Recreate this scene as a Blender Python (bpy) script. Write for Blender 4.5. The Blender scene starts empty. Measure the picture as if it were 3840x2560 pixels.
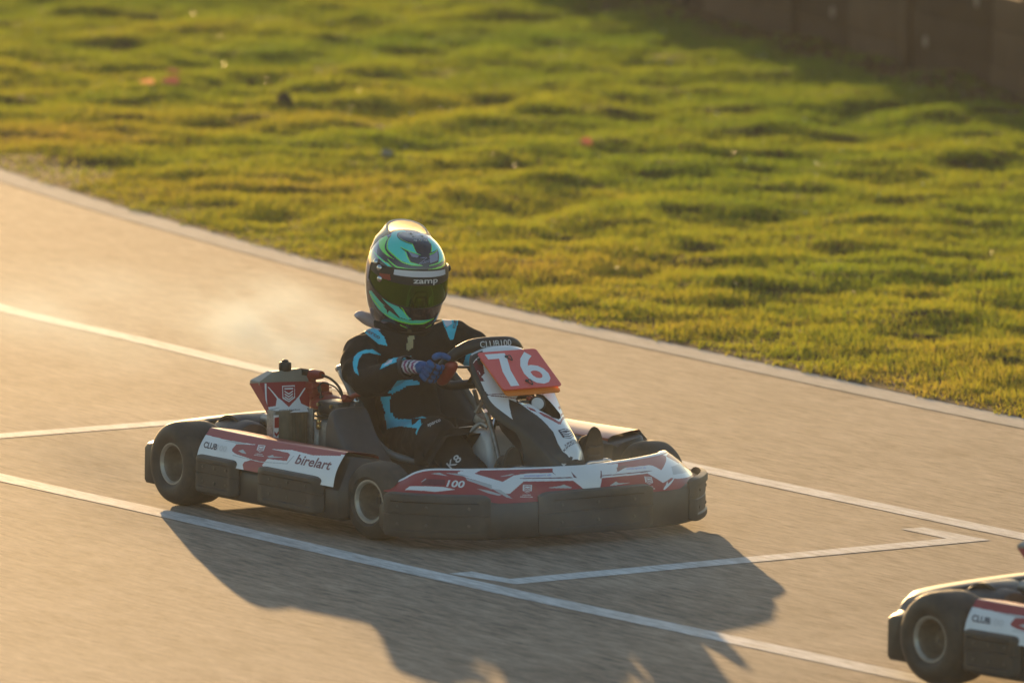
import bpy, bmesh, math, random
import numpy as np
from math import sin, cos, pi, radians as R_
from mathutils import Vector, Matrix

scene = bpy.context.scene
COL = scene.collection

# ------------------------------------------------------------------ camera
# metres; x runs along the track (kart's forward), y to the kart's left, z up
cam_d = bpy.data.cameras.new('camera')
cam = bpy.data.objects.new('camera', cam_d)
COL.objects.link(cam)
_r = Vector((0.59007392, 0.80724207, 0.01315333))
_u = Vector((-0.10062984, 0.05737344, 0.9932683))
_f = Vector((-0.80105331, 0.58742534, -0.11508721))
cam.matrix_world = Matrix(((_r.x, _u.x, -_f.x, 28.52173), (_r.y, _u.y, -_f.y, -20.56315),
                           (_r.z, _u.z, -_f.z, 4.64063), (0, 0, 0, 1)))
cam_d.sensor_width = 36.0
cam_d.lens = 36.0 * 40000.0 / 3840.0
cam_d.clip_start = 0.5
cam_d.clip_end = 600.0
cam_d.dof.use_dof = True
cam_d.dof.focus_distance = 35.3
cam_d.dof.aperture_fstop = 4.2
scene.camera = cam

# ------------------------------------------------------------------ light
SUN_EL = R_(6.4)
SUN_AZ = math.atan2(0.469, -0.883)          # direction towards the sun
world = bpy.data.worlds.new('World')
scene.world = world
world.use_nodes = True
wn = world.node_tree
sky = wn.nodes.new('ShaderNodeTexSky')
sky.sky_type = 'NISHITA'
sky.sun_disc = False
sky.sun_elevation = SUN_EL
sky.sun_rotation = math.atan2(-0.883, 0.469)
sky.air_density = 1.0
sky.dust_density = 0.7
sky.ozone_density = 1.6
tint = wn.nodes.new('ShaderNodeMix'); tint.data_type = 'RGBA'; tint.blend_type = 'MULTIPLY'
tint.inputs[0].default_value = 1.0
tint.inputs[7].default_value = (1.0, 0.955, 0.895, 1)          # warm evening air
wn.links.new(sky.outputs[0], tint.inputs[6])
wn.links.new(tint.outputs[2], wn.nodes['Background'].inputs[0])
wn.nodes['Background'].inputs[1].default_value = 0.15
sun_d = bpy.data.lights.new('sun', 'SUN')
sun_d.energy = 5.0
sun_d.angle = R_(0.5)
sun_d.color = (1.0, 0.63, 0.28)
sun = bpy.data.objects.new('sun', sun_d)
COL.objects.link(sun)
_sd = Vector((cos(SUN_EL) * cos(SUN_AZ), cos(SUN_EL) * sin(SUN_AZ), sin(SUN_EL)))
sun.rotation_euler = _sd.to_track_quat('Z', 'Y').to_euler()
sun.location = (-20, 12, 12)
HAZE = 0.00052
scene.view_settings.view_transform = 'Standard'
scene.view_settings.look = 'None'
scene.view_settings.exposure = 1.03
scene.view_settings.gamma = 1.0
scene.view_settings.use_curve_mapping = False
scene.cycles.max_bounces = 8
scene.cycles.use_denoising = True
scene.cycles.volume_step_rate = 2.0
scene.cycles.sample_clamp_indirect = 4.0

# ------------------------------------------------------------------ materials
def mat(name, col, rough=0.5, metal=0.0, spec=0.5, coat=0.0, var=0.0, scale=20.0, bump=0.0,
        bscale=200.0, dust=0.0, trans=0.0, sheen=0.0, col2=None):
    m = bpy.data.materials.new(name)
    m.use_nodes = True
    nt = m.node_tree
    b = nt.nodes['Principled BSDF']
    b.inputs['Base Color'].default_value = (*col, 1)
    b.inputs['Roughness'].default_value = rough
    b.inputs['Metallic'].default_value = metal
    b.inputs['Specular IOR Level'].default_value = spec
    b.inputs['Coat Weight'].default_value = coat
    b.inputs['Coat Roughness'].default_value = 0.08
    b.inputs['Transmission Weight'].default_value = trans
    b.inputs['Sheen Weight'].default_value = sheen
    tc = nt.nodes.new('ShaderNodeTexCoord')
    if var > 0 or dust > 0:
        n = nt.nodes.new('ShaderNodeTexNoise')
        n.inputs['Scale'].default_value = scale
        n.inputs['Detail'].default_value = 6
        n.inputs['Roughness'].default_value = 0.65
        nt.links.new(tc.outputs['Object'], n.inputs['Vector'])
        mx = nt.nodes.new('ShaderNodeMix')
        mx.data_type = 'RGBA'
        mx.inputs[6].default_value = (*col, 1)
        c2 = col2 if col2 else tuple(c * (1 - var) for c in col)
        if dust > 0 and not col2:
            c2 = tuple(c * (1 - dust) + d * dust for c, d in zip(col, (0.30, 0.24, 0.17)))
        mx.inputs[7].default_value = (*c2, 1)
        rp = nt.nodes.new('ShaderNodeMapRange')
        rp.inputs[1].default_value = 0.35
        rp.inputs[2].default_value = 0.7
        nt.links.new(n.outputs['Fac'], rp.inputs[0])
        nt.links.new(rp.outputs[0], mx.inputs[0])
        nt.links.new(mx.outputs[2], b.inputs['Base Color'])
        rr = nt.nodes.new('ShaderNodeMapRange')
        rr.inputs[3].default_value = max(0.02, rough * 0.85)
        rr.inputs[4].default_value = min(1.0, rough * 1.25)
        nt.links.new(n.outputs['Fac'], rr.inputs[0])
        nt.links.new(rr.outputs[0], b.inputs['Roughness'])
    if bump > 0:
        n2 = nt.nodes.new('ShaderNodeTexNoise')
        n2.inputs['Scale'].default_value = bscale
        n2.inputs['Detail'].default_value = 4
        nt.links.new(tc.outputs['Object'], n2.inputs['Vector'])
        bp = nt.nodes.new('ShaderNodeBump')
        bp.inputs['Strength'].default_value = bump
        bp.inputs['Distance'].default_value = 0.002
        nt.links.new(n2.outputs['Fac'], bp.inputs['Height'])
        nt.links.new(bp.outputs[0], b.inputs['Normal'])
    return m

M = {}
M['blackplastic'] = mat('black_plastic', (0.022, 0.022, 0.022), 0.42, dust=0.10, scale=9, bump=0.15, bscale=120)
M['core'] = mat('dusty_radiator_fins', (0.24, 0.20, 0.14), 0.6, metal=0.1, var=0.4, scale=20)
M['padplastic'] = mat('bumper_pad_plastic', (0.020, 0.020, 0.021), 0.5, dust=0.14, scale=7, bump=0.2, bscale=90)
M['bolthead'] = mat('dull_bolt_head', (0.10, 0.095, 0.085), 0.5, metal=0.5)
M['red'] = mat('red_graphic_vinyl', (0.30, 0.012, 0.016), 0.38, coat=0.25, dust=0.03, scale=12)
M['darkred'] = mat('dark_red_graphic_vinyl', (0.13, 0.010, 0.018), 0.3, coat=0.25)
M['white'] = mat('white_graphic_vinyl', (0.72, 0.72, 0.73), 0.3, coat=0.6, dust=0.08, scale=12)
M['grey'] = mat('grey_graphic_vinyl', (0.42, 0.43, 0.44), 0.35, coat=0.4)
M['palegrey'] = mat('pale_grey_lettering', (0.55, 0.55, 0.56), 0.4)
M['blue'] = mat('blue_lettering', (0.10, 0.14, 0.55), 0.4)
M['ink'] = mat('dark_lettering', (0.03, 0.025, 0.045), 0.4)
M['rubber'] = mat('tyre_rubber', (0.030, 0.029, 0.027), 0.62, spec=0.35, dust=0.22, scale=14, bump=0.4, bscale=260)
M['sidewall'] = mat('tyre_sidewall', (0.026, 0.025, 0.024), 0.55, spec=0.35, dust=0.14, scale=18)
M['rim'] = mat('dusty_alloy_rim', (0.21, 0.17, 0.13), 0.42, metal=0.3, var=0.5, scale=22)
M['rimlip'] = mat('rim_lip', (0.46, 0.43, 0.38), 0.35, metal=0.4, var=0.3, scale=22)
M['steel'] = mat('bright_steel', (0.6, 0.6, 0.6), 0.22, metal=1.0, var=0.3, scale=30)
M['darksteel'] = mat('dark_steel', (0.09, 0.09, 0.09), 0.4, metal=0.8, var=0.4, scale=30)
M['alloy'] = mat('cast_alloy', (0.35, 0.34, 0.32), 0.45, metal=0.6, var=0.5, scale=40, bump=0.3)
M['chassis'] = mat('painted_chassis_tube', (0.30, 0.03, 0.03), 0.3, coat=0.5)
M['seat'] = mat('grey_fibreglass_seat', (0.085, 0.088, 0.09), 0.33, coat=0.25, var=0.35, scale=10)
M['seatedge'] = mat('seat_edge_highlight', (0.20, 0.20, 0.19), 0.28, coat=0.5, var=0.4, scale=8)  # lighter than the shell: the lip's highlight is put into the colour
M['airbox'] = mat('charcoal_moulded_plastic', (0.060, 0.062, 0.066), 0.5, var=0.3, scale=14, bump=0.15)
M['tank'] = mat('milky_tank_plastic', (0.58, 0.59, 0.60), 0.4, trans=0.0, var=0.25, scale=6)
M['hdr'] = mat('beige_header_tank', (0.26, 0.25, 0.21), 0.4, coat=0.2, var=0.2, scale=8)
M['platered'] = mat('number_plate_red', (0.78, 0.10, 0.085), 0.35, coat=0.3)
M['plateorange'] = mat('number_plate_orange', (0.75, 0.20, 0.02), 0.4)
M['platewhite'] = mat('number_plate_white', (0.80, 0.80, 0.82), 0.35)
M['redrubber'] = mat('red_silicone', (0.27, 0.03, 0.02), 0.45)
M['brass'] = mat('brass', (0.55, 0.40, 0.18), 0.3, metal=1.0)
M['suit'] = mat('black_race_suit_fabric', (0.016, 0.015, 0.015), 0.85, spec=0.25, bump=0.5, bscale=140, var=0.3, scale=30)
M['cyan'] = mat('cyan_race_suit_fabric', (0.04, 0.54, 0.74), 0.8, spec=0.25, sheen=0.1, var=0.15, scale=25)
M['suitwhite'] = mat('pale_lilac_suit_fabric', (0.62, 0.62, 0.72), 0.8, spec=0.25)
M['gloveblue'] = mat('blue_glove_fabric', (0.02, 0.12, 0.34), 0.7, spec=0.3, var=0.5, scale=40)
M['glovewhite'] = mat('white_glove_fabric', (0.55, 0.52, 0.58), 0.7, spec=0.3)
M['glovepink'] = mat('magenta_glove_fabric', (0.22, 0.03, 0.12), 0.7, spec=0.3)
M['gloveblack'] = mat('black_glove_palm', (0.02, 0.02, 0.025), 0.6)
M['shoe'] = mat('dark_brown_suede', (0.045, 0.032, 0.020), 0.75, var=0.4, scale=25)
M['gold'] = mat('gold_print', (0.35, 0.26, 0.12), 0.5)
M['zip'] = mat('cream_zip_tape', (0.42, 0.36, 0.20), 0.7)
M['sole'] = mat('dark_shoe_sole', (0.03, 0.03, 0.03), 0.7)
M['skin'] = mat('skin', (0.45, 0.25, 0.18), 0.5)
# helmet paints
M['h_teal'] = mat('helmet_teal_paint', (0.05, 0.66, 0.58), 0.18, coat=1.0)
M['h_green'] = mat('helmet_mint_paint', (0.06, 0.62, 0.42), 0.18, coat=1.0)
M['h_lime'] = mat('helmet_lime_paint', (0.22, 0.80, 0.08), 0.18, coat=1.0)
M['h_black'] = mat('helmet_black_paint', (0.014, 0.013, 0.020), 0.15, coat=1.0)
M['h_lilac'] = mat('helmet_violet_grey_sheen', (0.24, 0.25, 0.36), 0.18, coat=1.0)  # violet-grey paint, lightened to put a pale crown sheen into the colour
M['h_white'] = mat('helmet_white_strip', (0.55, 0.57, 0.64), 0.25, coat=0.5)
M['h_visor'] = mat('mirrored_green_visor', (0.06, 0.135, 0.010), 0.06, metal=0.9)
M['h_trim'] = mat('black_rubber_trim', (0.012, 0.012, 0.012), 0.5)
M['h_fin'] = mat('clear_spoiler_plastic', (0.80, 0.78, 0.68), 0.30, trans=0.55)
M['brace'] = mat('grey_neck_brace_fabric', (0.55, 0.46, 0.49), 0.7)

# ------------------------------------------------------------------ mesh helpers
def tag(o, label=None, cat=None, group=None, kind=None):
    if label: o['label'] = label
    if cat: o['category'] = cat
    if group: o['group'] = group
    if kind: o['kind'] = kind
    return o

def empty(name, loc=(0, 0, 0), rz=0.0, parent=None):
    o = bpy.data.objects.new(name, None)
    o.empty_display_size = 0.1
    o.location = loc
    o.rotation_euler = (0, 0, rz)
    COL.objects.link(o)
    if parent: o.parent = parent
    return o

class MB:
    def __init__(s):
        s.v = []; s.f = []; s.m = []
    def add(s, v, f, mi=0):
        n = len(s.v)
        s.v.extend([tuple(map(float, p)) for p in v])
        s.f.extend([tuple(i + n for i in q) for q in f])
        if isinstance(mi, int): s.m.extend([mi] * len(f))
        else: s.m.extend(mi)
        return s
    def frombm(s, bm, mi=0, M4=None):
        bm.verts.index_update()
        vs = [(M4 @ v.co if M4 else v.co) for v in bm.verts]
        s.add(vs, [[v.index for v in f.verts] for f in bm.faces], mi)
        bm.free()
        return s
    def rbox(s, c, size, bev=0.005, rot=None, mi=0, seg=2):
        bm = bmesh.new()
        bmesh.ops.create_cube(bm, size=1.0)
        for v in bm.verts:
            v.co = Vector((v.co.x * size[0], v.co.y * size[1], v.co.z * size[2]))
        if bev > 0:
            bmesh.ops.bevel(bm, geom=bm.edges[:], offset=bev, segments=seg, affect='EDGES', profile=0.5)
        T = Matrix.Translation(Vector(c))
        if rot is not None:
            T = T @ (rot.to_4x4() if isinstance(rot, Matrix) else Matrix.Rotation(rot[2], 4, 'Z') @ Matrix.Rotation(rot[1], 4, 'Y') @ Matrix.Rotation(rot[0], 4, 'X'))
        return s.frombm(bm, mi, T)
    def loft(s, secs, closed=True, caps=True, mi=0, mis=None):
        n = len(secs[0]); k = len(secs)
        v = [p for q in secs for p in q]
        f = []; ms = []
        for i in range(k - 1):
            for j in range(n if closed else n - 1):
                a = i * n + j; b = i * n + (j + 1) % n
                f.append((a, b, b + n, a + n)); ms.append(mis[j] if mis else mi)
        if caps and closed:
            f.append(tuple(reversed(range(n)))); f.append(tuple((k - 1) * n + j for j in range(n)))
            ms += [mi, mi]
        return s.add(v, f, ms)
    def tube(s, pts, r, seg=10, mi=0, closed=False, sub=6, flat=None):
        P = [Vector(p) for p in pts]
        rr = r if isinstance(r, (list, tuple)) else [r] * len(P)
        if sub > 1 and len(P) > 2:
            Q = []; q = []
            n = len(P)
            rng = n if closed else n - 1
            for i in range(rng):
                p0 = P[(i - 1) % n] if (closed or i > 0) else P[0]
                p1 = P[i]; p2 = P[(i + 1) % n]
                p3 = P[(i + 2) % n] if (closed or i + 2 < n) else P[-1]
                for k in range(sub):
                    t = k / sub
                    Q.append(0.5 * ((2 * p1) + (p2 - p0) * t + (2 * p0 - 5 * p1 + 4 * p2 - p3) * t * t + (3 * p1 - p0 - 3 * p2 + p3) * t ** 3))
                    q.append(rr[i] * (1 - t) + rr[(i + 1) % n] * t)
            if not closed: Q.append(P[-1]); q.append(rr[-1])
            P, rr = Q, q
        n = len(P)
        secs = []
        up = None
        for i in range(n):
            if closed: d = (P[(i + 1) % n] - P[i - 1]).normalized()
            else: d = (P[min(i + 1, n - 1)] - P[max(i - 1, 0)]).normalized()
            if up is None:
                up = Vector((0, 0, 1)) if abs(d.z) < 0.9 else Vector((1, 0, 0))
            up = (up - d * up.dot(d)).normalized()
            sd = d.cross(up)
            secs.append([P[i] + rr[i] * (cos(2 * pi * j / seg) * sd + sin(2 * pi * j / seg) * up * (flat or 1)) for j in range(seg)])
        if closed:
            secs.append(secs[0])
            # rotation mismatch on closing is negligible for planar paths
        return s.loft(secs, True, not closed, mi)
    def lathe(s, prof, M4, seg=40, mi=0, mis=None):
        # prof: (radius, height) pairs; axis = local z of M4
        secs = []
        v = []
        for (r, h) in prof:
            for j in range(seg):
                a = 2 * pi * j / seg
                v.append(M4 @ Vector((r * cos(a), r * sin(a), h)))
        f = []; ms = []
        k = len(prof)
        for i in range(k - 1):
            for j in range(seg):
                a = i * seg + j; b = i * seg + (j + 1) % seg
                f.append((a, b, b + seg, a + seg)); ms.append(mis[i] if mis else mi)
        return s.add(v, f, ms)
    def sphere(s, c, r, mi=0, seg=16, M4=None):
        bm = bmesh.new()
        bmesh.ops.create_uvsphere(bm, u_segments=seg, v_segments=max(6, seg // 2), radius=1.0)
        rr = r if isinstance(r, (tuple, list)) else (r, r, r)
        T = Matrix.Translation(Vector(c)) @ (M4 if M4 else Matrix.Identity(4)) @ Matrix.Diagonal((*rr, 1))
        return s.frombm(bm, mi, T)
    def mirror_y(s):
        o = MB()
        o.v = [(x, -y, z) for x, y, z in s.v]
        o.f = [tuple(reversed(q)) for q in s.f]
        o.m = list(s.m)
        return o
    def build(s, name, mats, parent=None, smooth=35, recalc=True):
        me = bpy.data.meshes.new(name)
        me.from_pydata(s.v, [], s.f)
        if not isinstance(mats, (list, tuple)): mats = [mats]
        for m in mats: me.materials.append(M[m] if isinstance(m, str) else m)
        me.polygons.foreach_set('material_index', s.m)
        if recalc:
            bm = bmesh.new(); bm.from_mesh(me)
            bmesh.ops.remove_doubles(bm, verts=bm.verts, dist=1e-5)
            bmesh.ops.recalc_face_normals(bm, faces=bm.faces)
            bm.to_mesh(me); bm.free()
        if smooth:
            me.shade_smooth() if hasattr(me, 'shade_smooth') else None
            me.set_sharp_from_angle(angle=R_(smooth))
        me.update()
        o = bpy.data.objects.new(name, me)
        COL.objects.link(o)
        if parent: o.parent = parent
        return o

def disc_matrix(c, axis):
    z = Vector(axis).normalized()
    return Matrix.Translation(Vector(c)) @ z.to_track_quat('Z', 'Y').to_matrix().to_4x4()

def circle_prof(r, n=10):
    return [(r * sin(pi * i / n), -r * cos(pi * i / n)) for i in range(n + 1)]
#<<S
def crv(t, T, V):
    """smooth (Catmull-Rom) interpolation of the table V at knots T"""
    T = np.asarray(T, float); V = np.asarray(V, float)
    if V.ndim == 1: V = V[:, None]
    t = np.clip(np.atleast_1d(np.asarray(t, float)), T[0], T[-1])
    d = np.zeros_like(V)
    d[1:-1] = (V[2:] - V[:-2]) / (T[2:] - T[:-2])[:, None]
    d[0] = (V[1] - V[0]) / (T[1] - T[0]); d[-1] = (V[-1] - V[-2]) / (T[-1] - T[-2])
    i = np.clip(np.searchsorted(T, t, side='right') - 1, 0, len(T) - 2)
    h = (T[i + 1] - T[i]); s = ((t - T[i]) / h)[:, None]; h = h[:, None]
    return ((1 + 2 * s) * (1 - s) ** 2 * V[i] + s * (1 - s) ** 2 * h * d[i] + s * s * (3 - 2 * s) * V[i + 1] + s * s * (s - 1) * h * d[i + 1])

# nose cone: u in [-1,1] across (negative = kart's right), v in [0,1] from band up to the lip
NT = [0, .2, .4, .58, .74, .86, .94, 1.0]
NB = [(.943, 0, .150), (.941, .165, .150), (.927, .33, .150), (.881, .445, .152), (.801, .525, .158), (.716, .575, .166), (.66, .597, .170), (.61, .605, .172)]
NTp = [(.888, 0, .243), (.862, .14, .243), (.818, .28, .243), (.765, .40, .243), (.70, .478, .241), (.66, .515, .228), (.635, .55, .205), (.60, .575, .188)]
def S_nose(u, v):
    u = np.atleast_1d(u).astype(float); v = np.atleast_1d(v).astype(float)
    b = crv(abs(u), NT, NB); t = crv(abs(u), NT, NTp)
    p = b + (t - b) * v[:, None]
    bul = 0.016 * np.sin(np.pi * np.clip(v, 0, 1)) * (1 - abs(u) ** 4)
    p[:, 0] += bul * .8; p[:, 2] += bul * .35
    p[:, 1] *= np.sign(u) + (u == 0)
    return p

# right side pod outer face: u in [0,1] from rear to front, v in [0,1] from the pads up to the top edge
def S_pod(u, v):
    u = np.atleast_1d(u).astype(float); v = np.atleast_1d(v).astype(float)
    xt = -.392 + u * .782; xb = -.378 + u * .788
    zt = .262 + .004 * u - .004 * np.sin(np.pi * u); zb = .166 + 0 * u
    yt = -.603 - 0 * u; yb = -.662 + 0 * u
    bul = .010 * np.sin(np.pi * v)
    return np.stack([xb + (xt - xb) * v, yb + (yt - yb) * v - bul, zb + (zt - zb) * v], -1)

# helmet: u = azimuth in degrees (0 = front, + = wearer's left), v in [0,1] from crown to rim
HV = [0, .06, .15, .28, .42, .56, .70, .82, .92, 1.0]
HZ = [.143, .141, .131, .105, .067, .019, -.038, -.090, -.132, -.160]
HS = [.0, .042, .072, .102, .122, .130, .129, .122, .110, .094]
HF = [.0, .050, .084, .114, .136, .148, .154, .156, .148, .126]
HB = [.0, .050, .086, .118, .136, .142, .136, .122, .108, .098]
def helm_local(u, v):
    u = np.atleast_1d(u).astype(float); v = np.atleast_1d(v).astype(float)
    q = crv(v, HV, np.stack([HZ, HS, HF, HB], -1))
    a = np.radians(u)
    c = np.cos(a); s = np.sin(a)
    fr = np.where(c > 0, q[:, 2], q[:, 3])
    e = 2.25
    rr = (abs(c) ** e / np.maximum(fr, 1e-6) ** e + abs(s) ** e / np.maximum(q[:, 1], 1e-6) ** e) ** (-1 / e)
    z = q[:, 0] + np.where(c > 0, 0, .028) * np.clip((v - .75) / .25, 0, 1) * abs(c)
    return np.stack([rr * c, rr * s, z], -1)
HC = np.array([-.118, -.002, .776])
def _helm_m():
    ya, pi_, ro = np.radians(-17), np.radians(13), np.radians(-2)
    Rz = np.array([[np.cos(ya), -np.sin(ya), 0], [np.sin(ya), np.cos(ya), 0], [0, 0, 1]])
    Ry = np.array([[np.cos(pi_), 0, np.sin(pi_)], [0, 1, 0], [-np.sin(pi_), 0, np.cos(pi_)]])
    Rx = np.array([[1, 0, 0], [0, np.cos(ro), -np.sin(ro)], [0, np.sin(ro), np.cos(ro)]])
    return Rz @ Ry @ Rx
HM = _helm_m()
def S_helm(u, v):
    return helm_local(u, v) @ HM.T + HC

# front fairing centreline: u in [0,1] top to tip, v in [-1,1] across
FT = [0, .08, .2, .36, .5, .62, .74, .86, .95, 1.0]
FX = [.395, .425, .458, .512, .566, .625, .69, .758, .812, .838]
FZ = [.590, .590, .565, .508, .450, .412, .378, .338, .295, .262]
FW = [.090, .112, .128, .134, .132, .112, .090, .074, .060, .034]
def S_fair(u, v):
    u = np.atleast_1d(u).astype(float); v = np.atleast_1d(v).astype(float)
    q = crv(u, FT, np.stack([FX, FZ, FW], -1))
    cam = .030 * (abs(v) ** 2.4)
    return np.stack([q[:, 0] - cam * .55, q[:, 2] * v, q[:, 1] - cam * .75], -1)

# number plate (flat): u,v in [0,1], u to the kart's left, v upwards
PO = np.array([.600, -.120, .472]); PU = np.array([-.002, .240, .0]); PV = np.array([-.150, .0, .106])
def S_plate(u, v):
    u = np.atleast_1d(u).astype(float); v = np.atleast_1d(v).astype(float)
    return PO + u[:, None] * PU + v[:, None] * PV

# radiator shroud (flat, facing forward)
RBL = np.array([-.256, -.450, .322]); RBR = np.array([-.237, -.305, .322]); RTR = np.array([-.302, -.262, .417]); RTL = np.array([-.317, -.450, .419])
def S_rad(u, v):
    u = np.atleast_1d(u).astype(float)[:, None]; v = np.atleast_1d(v).astype(float)[:, None]
    return (1 - v) * ((1 - u) * RBL + u * RBR) + v * ((1 - u) * RTL + u * RTR)
#S>>

# ------------------------------------------------------------------ surface graphics
def pip(px, py, poly):
    """points in polygon"""
    x = np.asarray([p[0] for p in poly]); y = np.asarray([p[1] for p in poly])
    ins = np.zeros(px.shape, bool)
    n = len(poly)
    j = n - 1
    for i in range(n):
        c = ((y[i] > py) != (y[j] > py)) & (px < (x[j] - x[i]) * (py - y[i]) / (y[j] - y[i] + 1e-12) + x[i])
        ins ^= c
        j = i
    return ins

def paint_grid(mb, S, us, vs, layers, base=0, keep=None):
    """grid over the surface; each face takes the material of the last graphic polygon it lies in"""
    us = np.asarray(us); vs = np.asarray(vs)
    nu, nv = len(us), len(vs)
    U, V = np.meshgrid(us, vs, indexing='ij')
    P = S(U.ravel(), V.ravel())
    cu = .5 * (us[1:] + us[:-1]); cv = .5 * (vs[1:] + vs[:-1])
    CU, CV = np.meshgrid(cu, cv, indexing='ij')
    mi = np.full(CU.shape, base, int)
    for m_i, poly in layers:
        mi[pip(CU, CV, poly)] = m_i
    ok = np.ones(CU.shape, bool) if keep is None else keep(CU, CV)
    F = []; MI = []
    for i in range(nu - 1):
        for j in range(nv - 1):
            if ok[i, j]:
                a = i * nv + j
                F.append((a, a + nv, a + nv + 1, a + 1)); MI.append(int(mi[i, j]))
    mb.add(P, F, MI)

def map_bm(mb, bm, S, off, mi, du, dv, flip=1):
    """cut a flat figure (u, v) along a grid and lay it on the surface"""
    if not bm.verts: bm.free(); return
    us = [v.co.x for v in bm.verts]; vs = [v.co.y for v in bm.verts]
    for ax, lo, hi, st in ((0, min(us), max(us), du), (1, min(vs), max(vs), dv)):
        k = math.floor(lo / st) + 1
        while k * st < hi:
            co = Vector((k * st, 0, 0)) if ax == 0 else Vector((0, k * st, 0))
            no = Vector((1, 0, 0)) if ax == 0 else Vector((0, 1, 0))
            bmesh.ops.bisect_plane(bm, geom=bm.verts[:] + bm.edges[:] + bm.faces[:], dist=1e-7, plane_co=co, plane_no=no)
            k += 1
    bm.verts.index_update()
    u = np.array([v.co.x for v in bm.verts]); v = np.array([v.co.y for v in bm.verts])
    P = S(u, v)
    e = 1e-3
    A = S(u + e, v) - S(u - e, v); B = S(u, v + e) - S(u, v - e)
    N = np.cross(A, B); N /= np.maximum(np.linalg.norm(N, axis=1), 1e-12)[:, None]
    P = P + N * off * flip
    mb.add(P, [[q.index for q in f.verts] for f in bm.faces], mi)
    bm.free()

def decal(mb, S, poly, off, mi, du=.05, dv=.25, flip=1):
    bm = bmesh.new()
    f = bm.faces.new([bm.verts.new((p[0], p[1], 0)) for p in poly])
    bmesh.ops.triangulate(bm, faces=[f], ngon_method='EAR_CLIP')
    map_bm(mb, bm, S, off, mi, du, dv, flip)

def text_bm(body, bold=.0, shear=0.0, res=3, space=1.0):
    cu = bpy.data.curves.new('lettering', 'FONT')
    cu.body = body; cu.align_x = 'CENTER'; cu.align_y = 'CENTER'
    cu.offset = bold; cu.shear = shear; cu.resolution_u = res; cu.space_character = space
    o = bpy.data.objects.new('lettering', cu)
    COL.objects.link(o)
    dg = bpy.context.evaluated_depsgraph_get()
    me = o.evaluated_get(dg).to_mesh()
    bm = bmesh.new(); bm.from_mesh(me)
    o.evaluated_get(dg).to_mesh_clear()
    bpy.data.objects.remove(o); bpy.data.curves.remove(cu)
    bmesh.ops.remove_doubles(bm, verts=bm.verts, dist=1e-5)
    xs = [v.co.x for v in bm.verts]; ys = [v.co.y for v in bm.verts]
    cx, cy = (min(xs) + max(xs)) / 2, (min(ys) + max(ys)) / 2
    w, h = max(xs) - min(xs), max(ys) - min(ys)
    for v in bm.verts:
        v.co = Vector(((v.co.x - cx) / w, (v.co.y - cy) / h, 0))
    return bm

def text(mb, S, body, c, wv, hv, off, mi, bold=.0, shear=0.0, du=.05, dv=.25, flip=1, space=1.0):
    """lettering centred at c; wv, hv = width and height vectors in (u, v)"""
    bm = text_bm(body, bold, shear, space=space)
    for v in bm.verts:
        x, y = v.co.x, v.co.y
        v.co = Vector((c[0] + wv[0] * x + hv[0] * y, c[1] + wv[1] * x + hv[1] * y, 0))
    map_bm(mb, bm, S, off, mi, du, dv, flip)

SHIELD = [(-.5, .5), (.5, .5), (.5, -.22), (0, -.5), (-.5, -.22)]
def emblem(mb, S, c, wv, hv, off, mi, mi_bg, lines=True, du=.05, dv=.25, flip=1):
    """shield with three chevrons and two short lines of lettering under it"""
    def T(x, y): return (c[0] + wv[0] * x + hv[0] * y, c[1] + wv[1] * x + hv[1] * y)
    decal(mb, S, [T(*p) for p in SHIELD], off, mi, du, dv, flip)
    for k in range(3):
        y = .13 - .19 * k
        w = .38
        decal(mb, S, [T(-w, y + .10), T(0, y - .10), T(w, y + .10), T(w, y + .01), T(0, y - .20), T(-w, y + .01)], off * 1.6, mi_bg, du, dv, flip)
    decal(mb, S, [T(-.38, .40), T(.38, .40), T(.38, .30), T(-.38, .30)], off * 1.6, mi_bg, du, dv, flip)
    if lines:
        cc = T(0, -.72); text(mb, S, 'UNITED', cc, (wv[0] * .95, wv[1] * .95), (hv[0] * .13, hv[1] * .13), off, mi, .02, 0, du, dv, flip)
        cc = T(0, -.93); text(mb, S, 'KINGDOM', cc, (wv[0] * 1.35, wv[1] * 1.35), (hv[0] * .13, hv[1] * .13), off, mi, .02, 0, du, dv, flip)

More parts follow.
